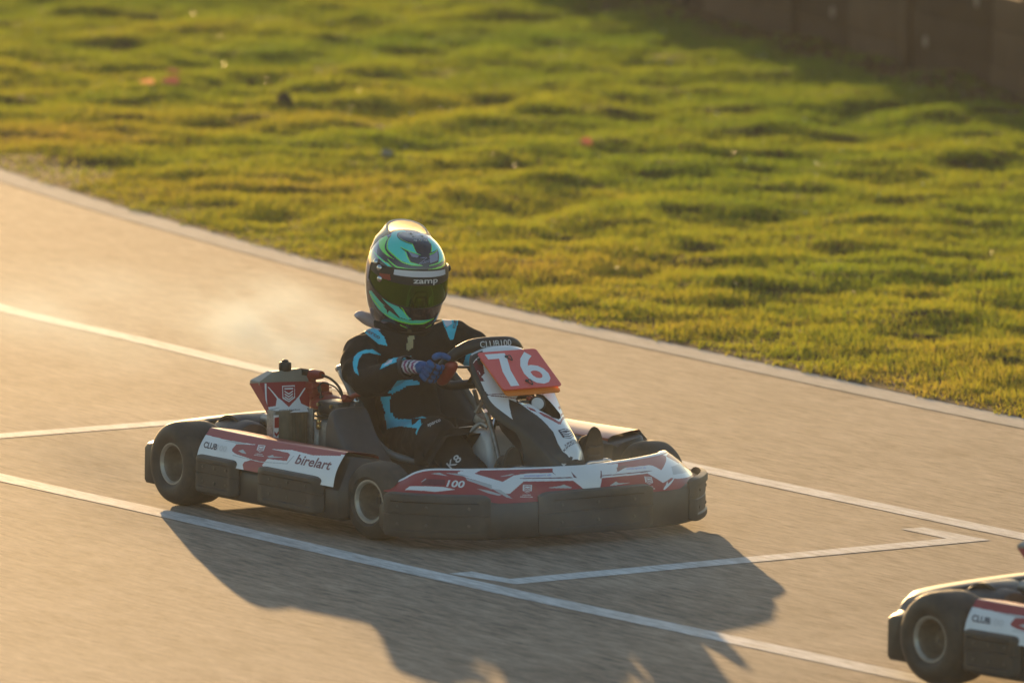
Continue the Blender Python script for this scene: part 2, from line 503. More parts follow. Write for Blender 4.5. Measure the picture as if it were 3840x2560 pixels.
# ------------------------------------------------------------------ setting
def streak_mat(name, col_a, col_b, rough, angle):
    """worn surface whose grain runs along the track"""
    m = bpy.data.materials.new(name); m.use_nodes = True
    nt = m.node_tree; b = nt.nodes['Principled BSDF']; L = nt.links
    tc = nt.nodes.new('ShaderNodeTexCoord')
    mp = nt.nodes.new('ShaderNodeMapping'); mp.inputs['Rotation'].default_value[2] = -angle
    L.new(tc.outputs['Object'], mp.inputs['Vector'])
    def noise(scale_vec, s, det=5, ro=.6):
        q = nt.nodes.new('ShaderNodeMapping'); q.inputs['Scale'].default_value = scale_vec
        L.new(mp.outputs[0], q.inputs['Vector'])
        n = nt.nodes.new('ShaderNodeTexNoise'); n.inputs['Scale'].default_value = s
        n.inputs['Detail'].default_value = det; n.inputs['Roughness'].default_value = ro
        L.new(q.outputs[0], n.inputs['Vector'])
        return n.outputs['Fac']
    fine = noise((.16, 1, 1), 44, 5, .75)
    mid = noise((.25, 1, 1), 12, 5)
    big = noise((1, 1, 1), .9, 4)
    def math_(op, a, b_, c=None):
        n = nt.nodes.new('ShaderNodeMath'); n.operation = op
        for i, x in enumerate((a, b_, c)):
            if x is None: continue
            if isinstance(x, (int, float)): n.inputs[i].default_value = x
            else: L.new(x, n.inputs[i])
        return n.outputs[0]
    s = math_('ADD', math_('MULTIPLY', fine, .62), math_('MULTIPLY', mid, .24))
    s = math_('ADD', s, math_('MULTIPLY', big, .20))
    mr = nt.nodes.new('ShaderNodeMapRange'); mr.inputs[1].default_value = .40; mr.inputs[2].default_value = .66
    L.new(s, mr.inputs[0])
    mx = nt.nodes.new('ShaderNodeMix'); mx.data_type = 'RGBA'
    mx.inputs[6].default_value = (*col_a, 1); mx.inputs[7].default_value = (*col_b, 1)
    L.new(mr.outputs[0], mx.inputs[0]); L.new(mx.outputs[2], b.inputs['Base Color'])
    b.inputs['Roughness'].default_value = min(1.0, rough + .09)
    b.inputs['Specular IOR Level'].default_value = .04
    bp = nt.nodes.new('ShaderNodeBump'); bp.inputs['Strength'].default_value = .55; bp.inputs['Distance'].default_value = .004
    L.new(fine, bp.inputs['Height']); L.new(bp.outputs[0], b.inputs['Normal'])
    return m

ANG = R_(-6)
M['asphalt'] = streak_mat('track_asphalt', (.100, .093, .083), (.415, .335, .262), .72, ANG)
M['paint'] = streak_mat('white_line_paint', (.30, .30, .29), (.74, .74, .73), .6, ANG)
M['concrete'] = streak_mat('concrete_edging', (.30, .285, .255), (.52, .49, .44), .8, ANG)
M['soil'] = mat('bare_soil', (.030, .021, .011), 1.0, var=.5, scale=3, spec=.05)
M['outer'] = mat('distant_grassland', (.06, .08, .02), .95, var=.5, scale=.4)

XC = np.array([-30, -16, -10.3, -8.0, -5.2, -2.9, -.94, 2., 6., 12., 30.])
YC = np.array([10.5, 6.75, 5.06, 4.45, 3.85, 3.54, 3.31, 3.12, 3.05, 3.1, 3.4])     # outer edge of the track
def edge_y(x): return crv(x, XC, YC)[:, 0]
XB = np.array([-30, -16, -10, -5.67, -4.5, -3.48, -1.7, -.05, .65, 1.55, 4, 8, 30])
YB = np.array([7.6, 4.6, 3.0, 2.06, 1.92, 1.78, 1.58, 1.425, 1.375, 1.31, 1.20, 1.12, 1.3])
XA = np.array([-30, -16, -10, -6, -3.5, -1.405, -.35, .7, 1.77, 2.92, 3.83, 8, 30])
YA = np.array([4.2, 1.6, .32, -.30, -.57, -.755, -.80, -.868, -.925, -.953, -.975, -1.02, -.9])

def ribbon(name, x0, x1, f0, f1, z, m, label=None, kind='structure', n=160):
    xs = np.linspace(x0, x1, n)
    a = f0(xs); b = f1(xs)
    v = [(x, y, z) for x, y in zip(xs, a)] + [(x, y, z) for x, y in zip(xs, b)]
    f = [(i, i + 1, n + i + 1, n + i) for i in range(n - 1)]
    mb = MB(); mb.add(v, f, 0)
    o = mb.build(name, [m], None, smooth=0, recalc=False)
    tag(o, label, None, None, kind)
    return o

mb = MB(); mb.add([(-95, -95, -.05), (95, -95, -.05), (95, 95, -.05), (-95, 95, -.05)], [(0, 1, 2, 3)])
tag(mb.build('ground', ['outer'], None, 0, False), None, None, None, 'structure')
ribbon('road', -30, 30, lambda x: x * 0 - 9.0, lambda x: edge_y(x) - .17, 0.0, 'asphalt')
ribbon('track_edge', -30, 30, lambda x: edge_y(x) - .17, lambda x: edge_y(x) + .02, .002, 'concrete')
def fa(x): return crv(x, XA, YA)[:, 0]
def fb(x): return crv(x, XB, YB)[:, 0]
ribbon('road_marking', -30, 30, lambda x: fa(x) - .052, lambda x: fa(x) + .052, .0015, 'paint')
ribbon('road_marking', -30, 30, lambda x: fb(x) - .05, lambda x: fb(x) + .05, .0015, 'paint')
def grid_box(pts, z=.0015):
    mb = MB(); mb.add([(x, y, z) for x, y in pts], [tuple(range(len(pts)))])
    return tag(mb.build('road_marking', ['paint'], None, 0, True), None, None, None, 'structure')
# start-grid box ends: a bar across with a short leg back at each end
grid_box([(1.30, -.838), (1.30, -.748), (1.50, -.745), (1.455, 1.06), (1.19, 1.075), (1.20, 1.165), (1.56, 1.16), (1.61, -.80)])
grid_box([(-2.62, -.55), (-2.60, -.46), (-2.40, -.46), (-2.44, 1.50), (-2.70, 1.51), (-2.69, 1.60), (-2.33, 1.60), (-2.29, -.50)])

# ---- grass verge: lumpy soil sheet and blades
rng = np.random.default_rng(7)
NW = 90
wl = .11 * (10.5 ** rng.uniform(0, 1, NW)); wa = rng.uniform(0, 2 * np.pi, NW); wp = rng.uniform(0, 2 * np.pi, NW)
def bumps(x, y):
    h = np.zeros_like(x)
    for l, a, p in zip(wl, wa, wp):
        h += (l ** 1.0) * np.sin(2 * np.pi / l * (x * np.cos(a) + y * np.sin(a)) + p)
    h *= .0040
    return h
def gz(x, y):
    d = y - edge_y(x)
    ramp = np.clip(d / .9, 0, 1)
    h = bumps(x, y)
    return .004 + ramp * (.012 + h * .85) + .012 * np.clip(d, 0, 10) * 0
WX0, WY0, WS = -14.862, 12.42, -.318           # foot of the wall: y = WY0 + WS (x - WX0)
def wall_y(x): return WY0 + WS * (x - WX0)
nx, ny = 420, 200
xs = np.linspace(-26, 8, nx); ts = np.linspace(0, 1, ny)
X = np.repeat(xs[:, None], ny, 1)
ye = edge_y(xs)[:, None]; yw = (wall_y(xs) + .6)[:, None]
Y = ye + (yw - ye) * ts[None, :]
Z = gz(X.ravel(), Y.ravel()).reshape(X.shape)
V = np.stack([X, Y, Z], -1).reshape(-1, 3)
idx = np.arange(nx * ny).reshape(nx, ny)
F = np.stack([idx[:-1, :-1], idx[1:, :-1], idx[1:, 1:], idx[:-1, 1:]], -1).reshape(-1, 4)
def big_mesh(name, V, F, mats, k):
    me = bpy.data.meshes.new(name)
    me.vertices.add(len(V)); me.vertices.foreach_set('co', V.astype(np.float32).ravel())
    me.loops.add(F.size); me.loops.foreach_set('vertex_index', F.astype(np.int32).ravel())
    me.polygons.add(len(F)); me.polygons.foreach_set('loop_start', np.arange(0, F.size, k, dtype=np.int32))
    me.polygons.foreach_set('loop_total', np.full(len(F), k, dtype=np.int32))
    for m in mats: me.materials.append(M[m])
    me.update(calc_edges=True)
    o = bpy.data.objects.new(name, me); COL.objects.link(o)
    return o
go = big_mesh('verge_ground', V, F, ['soil'], 4)
go.data.shade_smooth()
tag(go, None, None, None, 'structure')

def grass_mat():
    m = bpy.data.materials.new('grass_blades'); m.use_nodes = True
    nt = m.node_tree; L = nt.links
    nt.nodes.remove(nt.nodes['Principled BSDF'])
    out = nt.nodes['Material Output']
    tc = nt.nodes.new('ShaderNodeTexCoord')
    n1 = nt.nodes.new('ShaderNodeTexNoise'); n1.inputs['Scale'].default_value = .75; n1.inputs['Detail'].default_value = 5
    L.new(tc.outputs['Object'], n1.inputs['Vector'])
    n2 = nt.nodes.new('ShaderNodeTexNoise'); n2.inputs['Scale'].default_value = 14; n2.inputs['Detail'].default_value = 3
    L.new(tc.outputs['Object'], n2.inputs['Vector'])
    at = nt.nodes.new('ShaderNodeAttribute'); at.attribute_name = 'dry'
    ad = nt.nodes.new('ShaderNodeMath'); ad.operation = 'ADD'
    L.new(at.outputs['Fac'], ad.inputs[0])
    ml = nt.nodes.new('ShaderNodeMath'); ml.operation = 'MULTIPLY_ADD'; ml.inputs[1].default_value = 1.1; ml.inputs[2].default_value = -.56
    L.new(n1.outputs['Fac'], ml.inputs[0]); L.new(ml.outputs[0], ad.inputs[1])
    rp = nt.nodes.new('ShaderNodeValToRGB')
    e = rp.color_ramp.elements
    e[0].position = .1; e[0].color = (.11, .19, .011, 1)
    e[1].position = .95; e[1].color = (.34, .25, .045, 1)
    k = e.new(.42); k.color = (.215, .265, .013, 1)
    k = e.new(.68); k.color = (.31, .285, .020, 1)
    L.new(ad.outputs[0], rp.inputs[0])
    df = nt.nodes.new('ShaderNodeBsdfDiffuse'); tr = nt.nodes.new('ShaderNodeBsdfTranslucent')
    L.new(rp.outputs[0], df.inputs[0]); L.new(rp.outputs[0], tr.inputs[0])
    mx = nt.nodes.new('ShaderNodeMixShader'); mx.inputs[0].default_value = .62
    L.new(df.outputs[0], mx.inputs[1]); L.new(tr.outputs[0], mx.inputs[2])
    gl = nt.nodes.new('ShaderNodeBsdfGlossy'); gl.inputs['Roughness'].default_value = .45; gl.inputs[0].default_value = (.5, .5, .4, 1)
    m2 = nt.nodes.new('ShaderNodeMixShader'); m2.inputs[0].default_value = .05
    L.new(mx.outputs[0], m2.inputs[1]); L.new(gl.outputs[0], m2.inputs[2])
    L.new(m2.outputs[0], out.inputs[0])
    return m
M['grass'] = grass_mat()
NB_ = 750000
bx = rng.uniform(-25.0, 7.5, NB_ * 2)
bt = rng.uniform(-.006, 1, NB_ * 2)
by = edge_y(bx) + (wall_y(bx) - edge_y(bx) + .1) * bt
# keep what the lens (with a margin) could see
f_ = np.array(_f); r_ = np.array(_r); u_ = np.array(_u)
D = np.stack([bx - 28.52173, by + 20.56315, np.zeros_like(bx) - 4.64063], -1)
dz = D @ f_; sx = (D @ r_) / dz * 40000 / 1920; sy = (D @ u_) / dz * 40000 / 1280
ok = (abs(sx) < 2.1) & (sy < 1.35)
bx, by = bx[ok][:NB_], by[ok][:NB_]
clump = np.clip(bumps(bx * 1.7 + 31, by * 1.7) / .045 + .5, 0, 1)
d = by - edge_y(bx)
bare = (clump + .35 * rng.uniform(0, 1, len(bx)) < .10) & (d > .3)
edge_n = .03 * np.sin(bx * 7.3) * np.sin(bx * 2.9 + 1) + .016 * np.sin(bx * 23.0)
bare |= (np.sin(bx * 1.9 + 2.0) + np.sin(by * 3.1 + bx * 1.3) > 1.35 - 1.4 * np.exp(-(bx + 9.7) ** 2 / .8)) & (d < .9) & (bx < -7.6) & (rng.uniform(0, 1, len(bx)) < .75)
k = (~bare) & (d + edge_n > rng.uniform(-.02, .07, len(bx)))
bx, by, clump, d = bx[k], by[k], clump[k], d[k]
n = len(bx)
bz = gz(bx, by)
hgt = rng.uniform(.018, .040, n) * (.45 + .9 * clump) * np.clip(.5 + d * 1.2, .5, 1)
wid = rng.uniform(.0022, .0048, n)
th = rng.uniform(0, 2 * np.pi, n); lean = rng.uniform(.1, .95, n) * hgt
la = rng.uniform(0, 2 * np.pi, n)
wx, wy = np.cos(th) * wid, np.sin(th) * wid
A = np.stack([bx - wx, by - wy, bz - .004], -1); B = np.stack([bx + wx, by + wy, bz - .004], -1)
Cc = np.stack([bx + np.cos(la) * lean, by + np.sin(la) * lean, bz + hgt], -1)
V = np.stack([A, B, Cc], 1).reshape(-1, 3)
F = np.arange(3 * n).reshape(-1, 3)
gr = big_mesh('grass', V, F, ['grass'], 3)
dry = np.clip(.66 - d * .085, .10, .66) + rng.normal(0, .10, n)
dry = np.repeat(dry, 3)
at = gr.data.attributes.new('dry', 'FLOAT', 'POINT'); at.data.foreach_set('value', dry.astype(np.float32))
tag(gr, None, None, None, 'stuff')

# ---- low retaining wall at the back of the verge
M['timber'] = mat('dark_timber', (.034, .024, .017), .95, var=.35, scale=4, bump=.4, bscale=30, spec=.2)
M['post'] = mat('weathered_post', (.037, .027, .019), .85, var=.4, scale=6, spec=.2)
M['washer'] = mat('galvanised_washer', (.15, .14, .13), .6, metal=.2)
M['leaflitter'] = mat('leaf_litter', (.09, .045, .022), .9, var=.6, scale=8)
WH = .53
wall = empty('retaining_wall', (WX0, WY0, 0), math.atan(WS))
tag(wall, 'low dark brown timber retaining wall along the far edge of the grass', 'wall')
pm = MB()
x = -14.0
i = 0
while x < 18:
    ln = 1.9 + .3 * ((i * 37) % 5) / 5
    for k in range(3):
        pm.rbox((x + ln / 2, .05 + .003 * ((i + k) % 3), .08 + k * .165 - .02), (ln - .004, .10, .163), .004)
    x += ln; i += 1
pm.build('planking', ['timber'], wall)
for k in range(19):
    q = MB(); q.rbox((-13.2 + k * 1.62, -.006, WH / 2 - .02), (.11, .03, WH), .006)
    q.build('post', ['post'], wall)
for px_, pz_ in ((1.96, .203), (3.26, .17), (3.94, .42)):
    q = MB(); q.lathe([(.028, 0), (.028, .005), (.008, .008), (0, .008)], disc_matrix((px_, -.001, pz_), (0, -1, 0)), 18)
    q.build('washer', ['washer'], wall)
mb = MB()
xs2 = np.linspace(-28, 8, 80)
v = []
for x_ in xs2:
    y_ = float(wall_y(x_)) + .09
    v += [(x_, y_, WH - .03), (x_, y_ + 12, WH + .1)]
mb.add(v, [(2 * i, 2 * i + 2, 2 * i + 3, 2 * i + 1) for i in range(79)])
tag(mb.build('raised_ground', ['outer'], None, 0, False), None, None, None, 'structure')
# leaf litter along the foot of the wall
nl = 5000
lx = rng.uniform(-18, -4, nl); lo = np.abs(rng.normal(0, .16, nl)) + .02
ly = wall_y(lx) - lo - .02; lz = gz(lx, ly) + rng.uniform(.004, .03, nl)
aa = rng.uniform(0, 6.28, nl); s_ = rng.uniform(.012, .03, nl)
tilt = rng.uniform(-.6, .6, (nl, 2))
def leafquad(lx, ly, lz, aa, s_, tilt):
    c, s = np.cos(aa), np.sin(aa)
    P = []
    for ux, uy in ((1, 0), (0, .5), (-1, 0), (0, -.5)):
        x_ = (ux * c - uy * s) * s_; y_ = (ux * s + uy * c) * s_
        P.append(np.stack([lx + x_, ly + y_, lz + x_ * tilt[:, 0] + y_ * tilt[:, 1]], -1))
    return np.stack(P, 1).reshape(-1, 3)
ll = big_mesh('leaf_litter', leafquad(lx, ly, lz, aa, s_, tilt), np.arange(4 * nl).reshape(-1, 4), ['leaflitter'], 4)
tag(ll, None, None, None, 'stuff')
# tiny pale flecks: sun glints on the grass, put in as coloured quads
M['glint'] = mat('grass_glint', (.72, .66, .52), .5)
nl = 260
lx = rng.uniform(-17, -1, nl); ly = edge_y(lx) + rng.uniform(.15, .9, nl) * (wall_y(lx) - edge_y(lx)); lz = gz(lx, ly) + .045
dd = big_mesh('glint_flecks', leafquad(lx, ly, lz, rng.uniform(0, 6, nl), rng.uniform(.006, .010, nl), rng.uniform(-.5, .5, (nl, 2))), np.arange(4 * nl).reshape(-1, 4), ['glint'], 4)
tag(dd, None, None, None, 'stuff')
# ---- things lying on the grass
M['leaf_o'] = mat('orange_dead_leaf', (.80, .27, .05), .7, trans=.12)
M['leaf_r'] = mat('red_brown_dead_leaf', (.30, .06, .03), .8, trans=.04)
M['clod'] = mat('dark_earth', (.035, .024, .014), .95, bump=.6, bscale=40)
M['paper'] = mat('crumpled_paper', (.30, .28, .24), .8)
def leaf(x, y, s, m, label, rz, tilt):
    b = MB(); P = []
    for i in range(13):
        t = i / 12
        w = s * .42 * sin(pi * t) ** .8
        P.append([(s * (t - .5), -w, .35 * w + .2 * s * (t - .5) ** 2), (s * (t - .5), 0, .15 * s * (t - .5) ** 2), (s * (t - .5), w, .35 * w + .2 * s * (t - .5) ** 2)])
    b.loft(P, False, False, 0)
    o = b.build('fallen_leaf', [m], None, 60, False)
    o.location = (x, y, float(gz(np.array([x]), np.array([y]))[0]) + .045); o.rotation_euler = (tilt, tilt * .6, rz)
    tag(o, label, 'leaf', 'dead leaves on the grass')
leaf(-12.64, 7.48, .085, 'leaf_o', 'bright orange dead leaf on the grass at upper left', .3, .15)
leaf(-12.98, 7.86, .075, 'leaf_r', 'small red dead leaf just right of and above the orange one', 1.0, .2)
leaf(-12.59, 7.58, .10, 'leaf_r', 'large dark red-brown dead leaf right beside the orange one', .2, .3)
leaf(-9.44, 7.67, .06, 'leaf_r', 'lone red dead leaf in the middle of the grass', .6, .6)
b = MB(); b.sphere((0, 0, .01), (.045, .035, .06), seg=20)
_r2 = random.Random(4)
b.v = [(x + _r2.uniform(-.008, .008), y + _r2.uniform(-.008, .008), z + _r2.uniform(-.008, .008)) for x, y, z in b.v]
o = b.build('earth_clod', ['clod'], None, 60); o.location = (-11.72, 7.62, .02)
tag(o, 'dark upright clod of earth standing out of the grass left of centre', 'clod')
b = MB(); b.rbox((0, 0, 0), (.055, .03, .010), .003)
b.v = [(x, y, z + _r2.uniform(-.012, .012)) for x, y, z in b.v]
o = b.build('paper_scrap', ['paper'], None, 30); o.location = (-9.51, 6.63, .05); o.rotation_euler = (.3, .2, .4)
tag(o, 'crumpled pale paper scrap in the grass above the driver', 'litter')

# ------------------------------------------------------------------ graphics tables (u, v on each surface)
GFX = dict(nose=[], nose_fig=[], pod=[], pod_fig=[], rad=[], rad_fig=[], fair=[], fair_fig=[], helm=[], helm_fig=[])
GFX['nose'].append((4, [(-0.8028, 0.696), (-0.6857, 0.6764), (-0.6969, 0.4804), (-0.8189, 0.4658)]))
GFX['nose'].append((1, [(-0.6118, 0.9229), (-0.5892, 0.99), (-0.4904, 1.0258), (-0.5327, 0.8912), (-0.4206, 0.6112), (-0.3603, 0.8048), (-0.2943, 0.8592), (-0.1373, 0.8475), (-0.1525, 0.6156), (-0.3199, 0.624), (-0.3961, 0.2598), (-0.4131, 0.2632), (-0.4784, 0.4142), (-0.4747, 0.5214), (-0.5836, 0.7712), (-0.6108, 0.8763)]))
GFX['nose'].append((2, [(-0.5846, 0.7561), (-0.4747, 0.5214), (-0.4791, 0.388), (-0.4945, 0.4421), (-0.5816, 0.6671)]))
GFX['nose'].append((2, [(-0.5507, 0.422), (-0.4969, 0.3633), (-0.4347, 0.2417), (-0.4479, 0.2137), (-0.4987, 0.2862)]))
GFX['nose'].append((2, [(-0.4784, 0.4142), (-0.4409, 0.3833), (-0.3842, 0.1202), (-0.4138, 0.1635)]))
GFX['nose'].append((2, [(-0.7526, 0.8873), (-0.6985, 0.9109), (-0.6671, 0.7974), (-0.7172, 0.8464)]))
GFX['nose'].append((2, [(-0.675, 0.9127), (-0.6053, 0.8925), (-0.5494, 0.7707), (-0.6263, 0.8428)]))
GFX['nose'].append((1, [(-0.8959, 0.2442), (-0.8794, 0.4184), (-0.7095, 0.433), (-0.6509, 0.3704), (-0.7477, 0.2629)]))
GFX['nose'].append((2, [(-0.8237, 0.5857), (-0.7913, 0.7171), (-0.7849, 0.7084), (-0.8145, 0.5909)]))
GFX['nose'].append((2, [(-0.4239, 0.7873), (-0.3519, 0.8736), (-0.3726, 0.8076), (-0.416, 0.7799)]))
GFX['nose'].append((2, [(-0.215, 0.3808), (-0.1617, 0.3875), (-0.1628, 0.3412)]))
GFX['nose'].append((1, [(-0.1629, 0.9919), (-0.1472, 1.0616), (0.011, 1.0406), (0.2219, 0.9713), (0.1635, 0.6923), (0.2173, 0.8031), (0.3981, 0.7789), (0.42, 0.7436), (0.4398, 0.5706), (0.6204, 0.9094), (0.7354, 0.9567), (0.6124, 0.98), (0.6793, 0.4925), (0.8168, 0.1449), (0.4932, 0.2604), (0.454, 0.3181), (0.3747, 0.2169), (0.3335, 0.5406), (0.0606, 0.5499), (0.032, 0.2111), (-0.0449, 0.2384), (-0.091, 0.5391), (-0.341, 0.6044), (-0.3285, 0.84), (-0.1764, 0.8116)]))
GFX['nose'].append((4, [(-0.3225, 0.9335), (-0.1811, 0.953), (-0.1621, 0.763), (-0.1714, 0.8098), (-0.1805, 0.8936), (-0.3257, 0.8848)]))
GFX['nose'].append((4, [(-0.3357, 0.715), (-0.0943, 0.6646), (-0.0863, 0.6261), (-0.337, 0.6886)]))
GFX['nose'].append((4, [(-0.0811, 0.8489), (-0.0824, 0.649), (-0.0664, 0.6141), (-0.0715, 0.6977)]))
GFX['nose'].append((4, [(0.0802, 0.8015), (0.0852, 0.7907), (0.0606, 0.5499), (0.0523, 0.5548)]))
GFX['nose'].append((4, [(0.0686, 0.6398), (0.3422, 0.6168), (0.3803, 0.5968), (0.3347, 0.5806), (0.0661, 0.6129)]))
GFX['nose'].append((4, [(0.1871, 0.8436), (0.2332, 0.8861), (0.2795, 0.8701), (0.1746, 0.7032)]))
GFX['nose'].append((2, [(0.5418, 0.6115), (0.7002, 0.6115), (0.6754, 0.3226), (0.5484, 0.3747), (0.4894, 0.3872)]))
GFX['nose'].append((0, [(0.9336, 0.9763), (0.6886, 0.7259), (0.9339, 0.6332), (0.9545, 0.7606)]))
GFX['nose'].append((2, [(-0.2143, 0.3741), (-0.1571, 0.4045), (-0.1434, 0.44), (-0.1037, 0.329), (-0.1092, 0.3098), (-0.2146, 0.359)]))
GFX['nose'].append((2, [(0.0893, 0.2989), (0.1295, 0.4044), (0.139, 0.3449), (0.2081, 0.3223), (0.0994, 0.2843)]))
GFX['nose'].append((1, [(0.3496, 0.0389), (0.4125, 0.2535), (0.4007, 0.1708), (0.498, 0.3495), (0.4503, 0.2289), (0.3605, 0.0327)]))
GFX['nose_fig'].append(lambda mb: text(mb, S_nose, '100', (-0.6441, 0.5456), (0.088, -0.0171), (0.0107, 0.2268), .0007, 1, .025, .25, .02, .25))
GFX['nose_fig'].append(lambda mb: emblem(mb, S_nose, (-0.3147, 0.3702), (0.041, -0.0195), (0.0072, 0.2415), .0006, 1, 0, True, .02, .25))
GFX['nose_fig'].append(lambda mb: emblem(mb, S_nose, (0.3064, 0.325), (0.0379, -0.0411), (0.0227, 0.2297), .0006, 1, 0, True, .02, .25))
GFX['nose_fig'].append(lambda mb: text(mb, S_nose, 'motorsport uk', (-0.2496, 0.7643), (0.1279, -0.0036), (0.0055, 0.0918), .0007, 3, .0, 0, .02, .25))
GFX['nose_fig'].append(lambda mb: text(mb, S_nose, 'motorsport uk', (0.298, 0.7301), (0.1214, -0.0444), (0.0159, 0.0757), .0007, 3, .0, 0, .02, .25))
GFX['pod'].append((0, [(-0.0607, 0.9972), (-0.0152, 0.8592), (0.1282, 0.8367), (0.227, 0.8343), (0.3935, 0.8701), (0.4895, 0.8231), (0.6289, 0.8686), (0.7781, 0.8375), (0.9777, 0.9565), (0.9537, 1.1272), (0.4875, 1.1176), (-0.0364, 1.0549)]))
GFX['pod'].append((2, [(0.1391, 0.7885), (0.2083, 0.8504), (0.3485, 0.8134), (0.3002, 0.7788)]))
GFX['pod'].append((0, [(0.2294, 0.5885), (0.2409, 0.7631), (0.3639, 0.8485), (0.3865, 0.9185), (0.4886, 0.8296), (0.6078, 0.8166), (0.6368, 0.7496), (0.6357, 0.5437), (0.4982, 0.5026), (0.4714, 0.2348), (0.3486, 0.2605), (0.3934, 0.3935), (0.2697, 0.4659), (0.2352, 0.5312)]))
GFX['pod'].append((1, [(0.4908, 0.8134), (0.6289, 0.8972), (0.7846, 0.8491), (0.6386, 0.7975)]))
GFX['pod'].append((0, [(0.3443, 0.2642), (0.3974, 0.3933), (0.4414, 0.4021), (0.4834, 0.2379), (0.4818, -0.0632), (0.364, -0.1696), (0.3367, 0.1636)]))
GFX['pod'].append((2, [(0.2758, 0.5746), (0.3049, 0.6442), (0.3405, 0.5395), (0.3088, 0.5301)]))
GFX['pod'].append((2, [(0.4873, 0.574), (0.523, 0.6549), (0.5334, 0.6126), (0.6135, 0.6414), (0.5066, 0.5427)]))
GFX['pod'].append((2, [(0.2489, 0.4214), (0.4551, 0.3806), (0.6417, 0.4761), (0.6629, 0.7341), (0.6703, 0.7398), (0.6477, 0.4519), (0.4569, 0.3525), (0.2509, 0.3935)]))
GFX['pod_fig'].append(lambda mb: emblem(mb, S_pod, (0.4201, 0.7655), (0.0502, 0.0133), (-0.0122, 0.2298), .0006, 1, 0, True, .05, .25))
GFX['pod_fig'].append(lambda mb: text(mb, S_pod, 'CLUB', (0.0727, 0.5583), (0.0978, -0.0075), (-0.014, 0.1992), .0007, 3, .03, .2))
GFX['pod_fig'].append(lambda mb: text(mb, S_pod, '100', (0.1569, 0.5532), (0.0753, 0.0013), (-0.0128, 0.1903), .0007, 5, .02, .2))
GFX['pod_fig'].append(lambda mb: text(mb, S_pod, 'birelart', (0.8179, 0.646), (0.27, -0.0158), (-0.0282, 0.3016), .0007, 4, .018, .5))
GFX['rad'].append((1, [(-0.0555, 0.2102), (0.1916, 0.2395), (0.2765, 0.5187), (0.3546, 0.4241), (0.5042, 0.1826), (0.7635, 0.5091), (0.8071, 0.279), (1.0182, 0.1301), (1.0174, -0.0114), (0.0004, 0.003)]))
GFX['rad'].append((1, [(0.1273, 0.8683), (0.1578, 0.8447), (0.2958, 0.4995), (0.2694, 0.4479)]))
GFX['rad'].append((1, [(0.9019, 0.7762), (0.9301, 0.7635), (0.7643, 0.4381), (0.7495, 0.4853)]))
GFX['rad'].append((1, [(0.0908, 0.9782), (0.1266, 0.9755), (-0.0107, 0.2178), (0.0281, 0.0011), (-0.0778, 0.0261)]))
GFX['rad'].append((0, [(0.3799, 0.4223), (0.5118, 0.1998), (0.713, 0.4346), (0.5671, 0.6937)]))
GFX['rad'].append((1, [(0.4362, 0.8741), (0.7003, 0.8726), (0.6778, 0.4725), (0.5237, 0.3412), (0.3911, 0.4643)]))
GFX['rad'].append((2, [(0.0089, 0.1451), (0.2774, 0.198), (0.2649, 0.174), (0.0109, 0.0986)]))
GFX['rad_fig'].append(lambda mb: emblem(mb, S_rad, (0.5459, 0.6063), (0.245, -0.0032), (0.049, 0.4589), .0006, 0, 1, False))
GFX['rad_fig'].append(lambda mb: text(mb, S_rad, 'united kingdom', (0.5055, 0.0865), (0.524, -0.0139), (0.0092, 0.0705), .0007, 3, .01, .2))
GFX['fair'].append((2, [(0.2028, -1.2756), (0.1293, -1.1632), (0.0901, -0.9291), (0.0847, -0.6639), (0.1392, -0.6993), (0.1711, -0.927), (0.2123, -1.0661), (0.239, -1.1171), (0.2957, -1.1225), (0.3379, -1.0638), (0.4515, -0.9697), (0.4696, -1.0984)]))
GFX['fair'].append((5, [(0.2134, -1.0591), (0.1801, -0.9165), (0.1746, -0.7249), (0.2508, -0.7934), (0.3074, -0.8385), (0.3211, -0.9301), (0.2678, -0.9526), (0.2713, -0.9649), (0.3623, -0.9124), (0.3379, -1.0638), (0.2914, -1.1169)]))
GFX['fair'].append((2, [(0.1647, -0.8812), (0.1746, -0.7249), (0.2413, -0.7813), (0.2267, -0.8957)]))
GFX['fair'].append((5, [(0.449, -0.9651), (0.5063, -0.267), (0.5096, -0.2753), (0.4533, -0.9731)]))
GFX['fair'].append((5, [(0.4601, -0.9234), (0.535, -0.3365), (0.5403, -0.3523), (0.4652, -0.9335)]))
GFX['fair'].append((5, [(0.5058, 0.4794), (0.4608, 0.9738), (0.4034, 1.3582), (0.4064, 1.3647), (0.4652, 0.9754), (0.5098, 0.4809)]))
GFX['fair'].append((2, [(0.522, -0.591), (0.5684, -0.4377), (0.5997, -0.4022), (0.6407, -0.3652), (0.7072, -0.3013), (0.775, -0.2963), (0.8414, -0.3074), (0.91, -0.4874), (0.9565, -0.5466), (0.9778, -0.4309), (0.9905, -0.1424), (1.0116, -0.6414), (0.9496, -1.56), (0.7868, -1.3596)]))
GFX['fair'].append((1, [(0.6072, -0.3399), (0.6383, -0.1924), (0.6695, -0.1858), (0.6411, -0.3152)]))
GFX['fair'].append((1, [(0.6705, -0.1538), (0.6728, -0.0655), (0.7626, 0.3669), (0.7579, 0.4693), (0.6058, 1.3621), (0.6477, 1.2914), (0.7861, 0.3724), (0.7876, 0.2511), (0.7136, -0.1085)]))
GFX['fair'].append((1, [(0.5988, 0.8785), (0.53, 1.2465), (0.5505, 1.2283), (0.6228, 0.8777)]))
GFX['fair'].append((1, [(0.6792, 0.7649), (0.574, 1.3455), (0.5901, 1.3252), (0.7007, 0.7599)]))
GFX['fair'].append((0, [(0.8168, 0.1638), (0.6998, 1.56), (0.8312, 1.56), (0.9753, 0.8663), (0.9857, -0.4445), (0.9414, -0.4285)]))
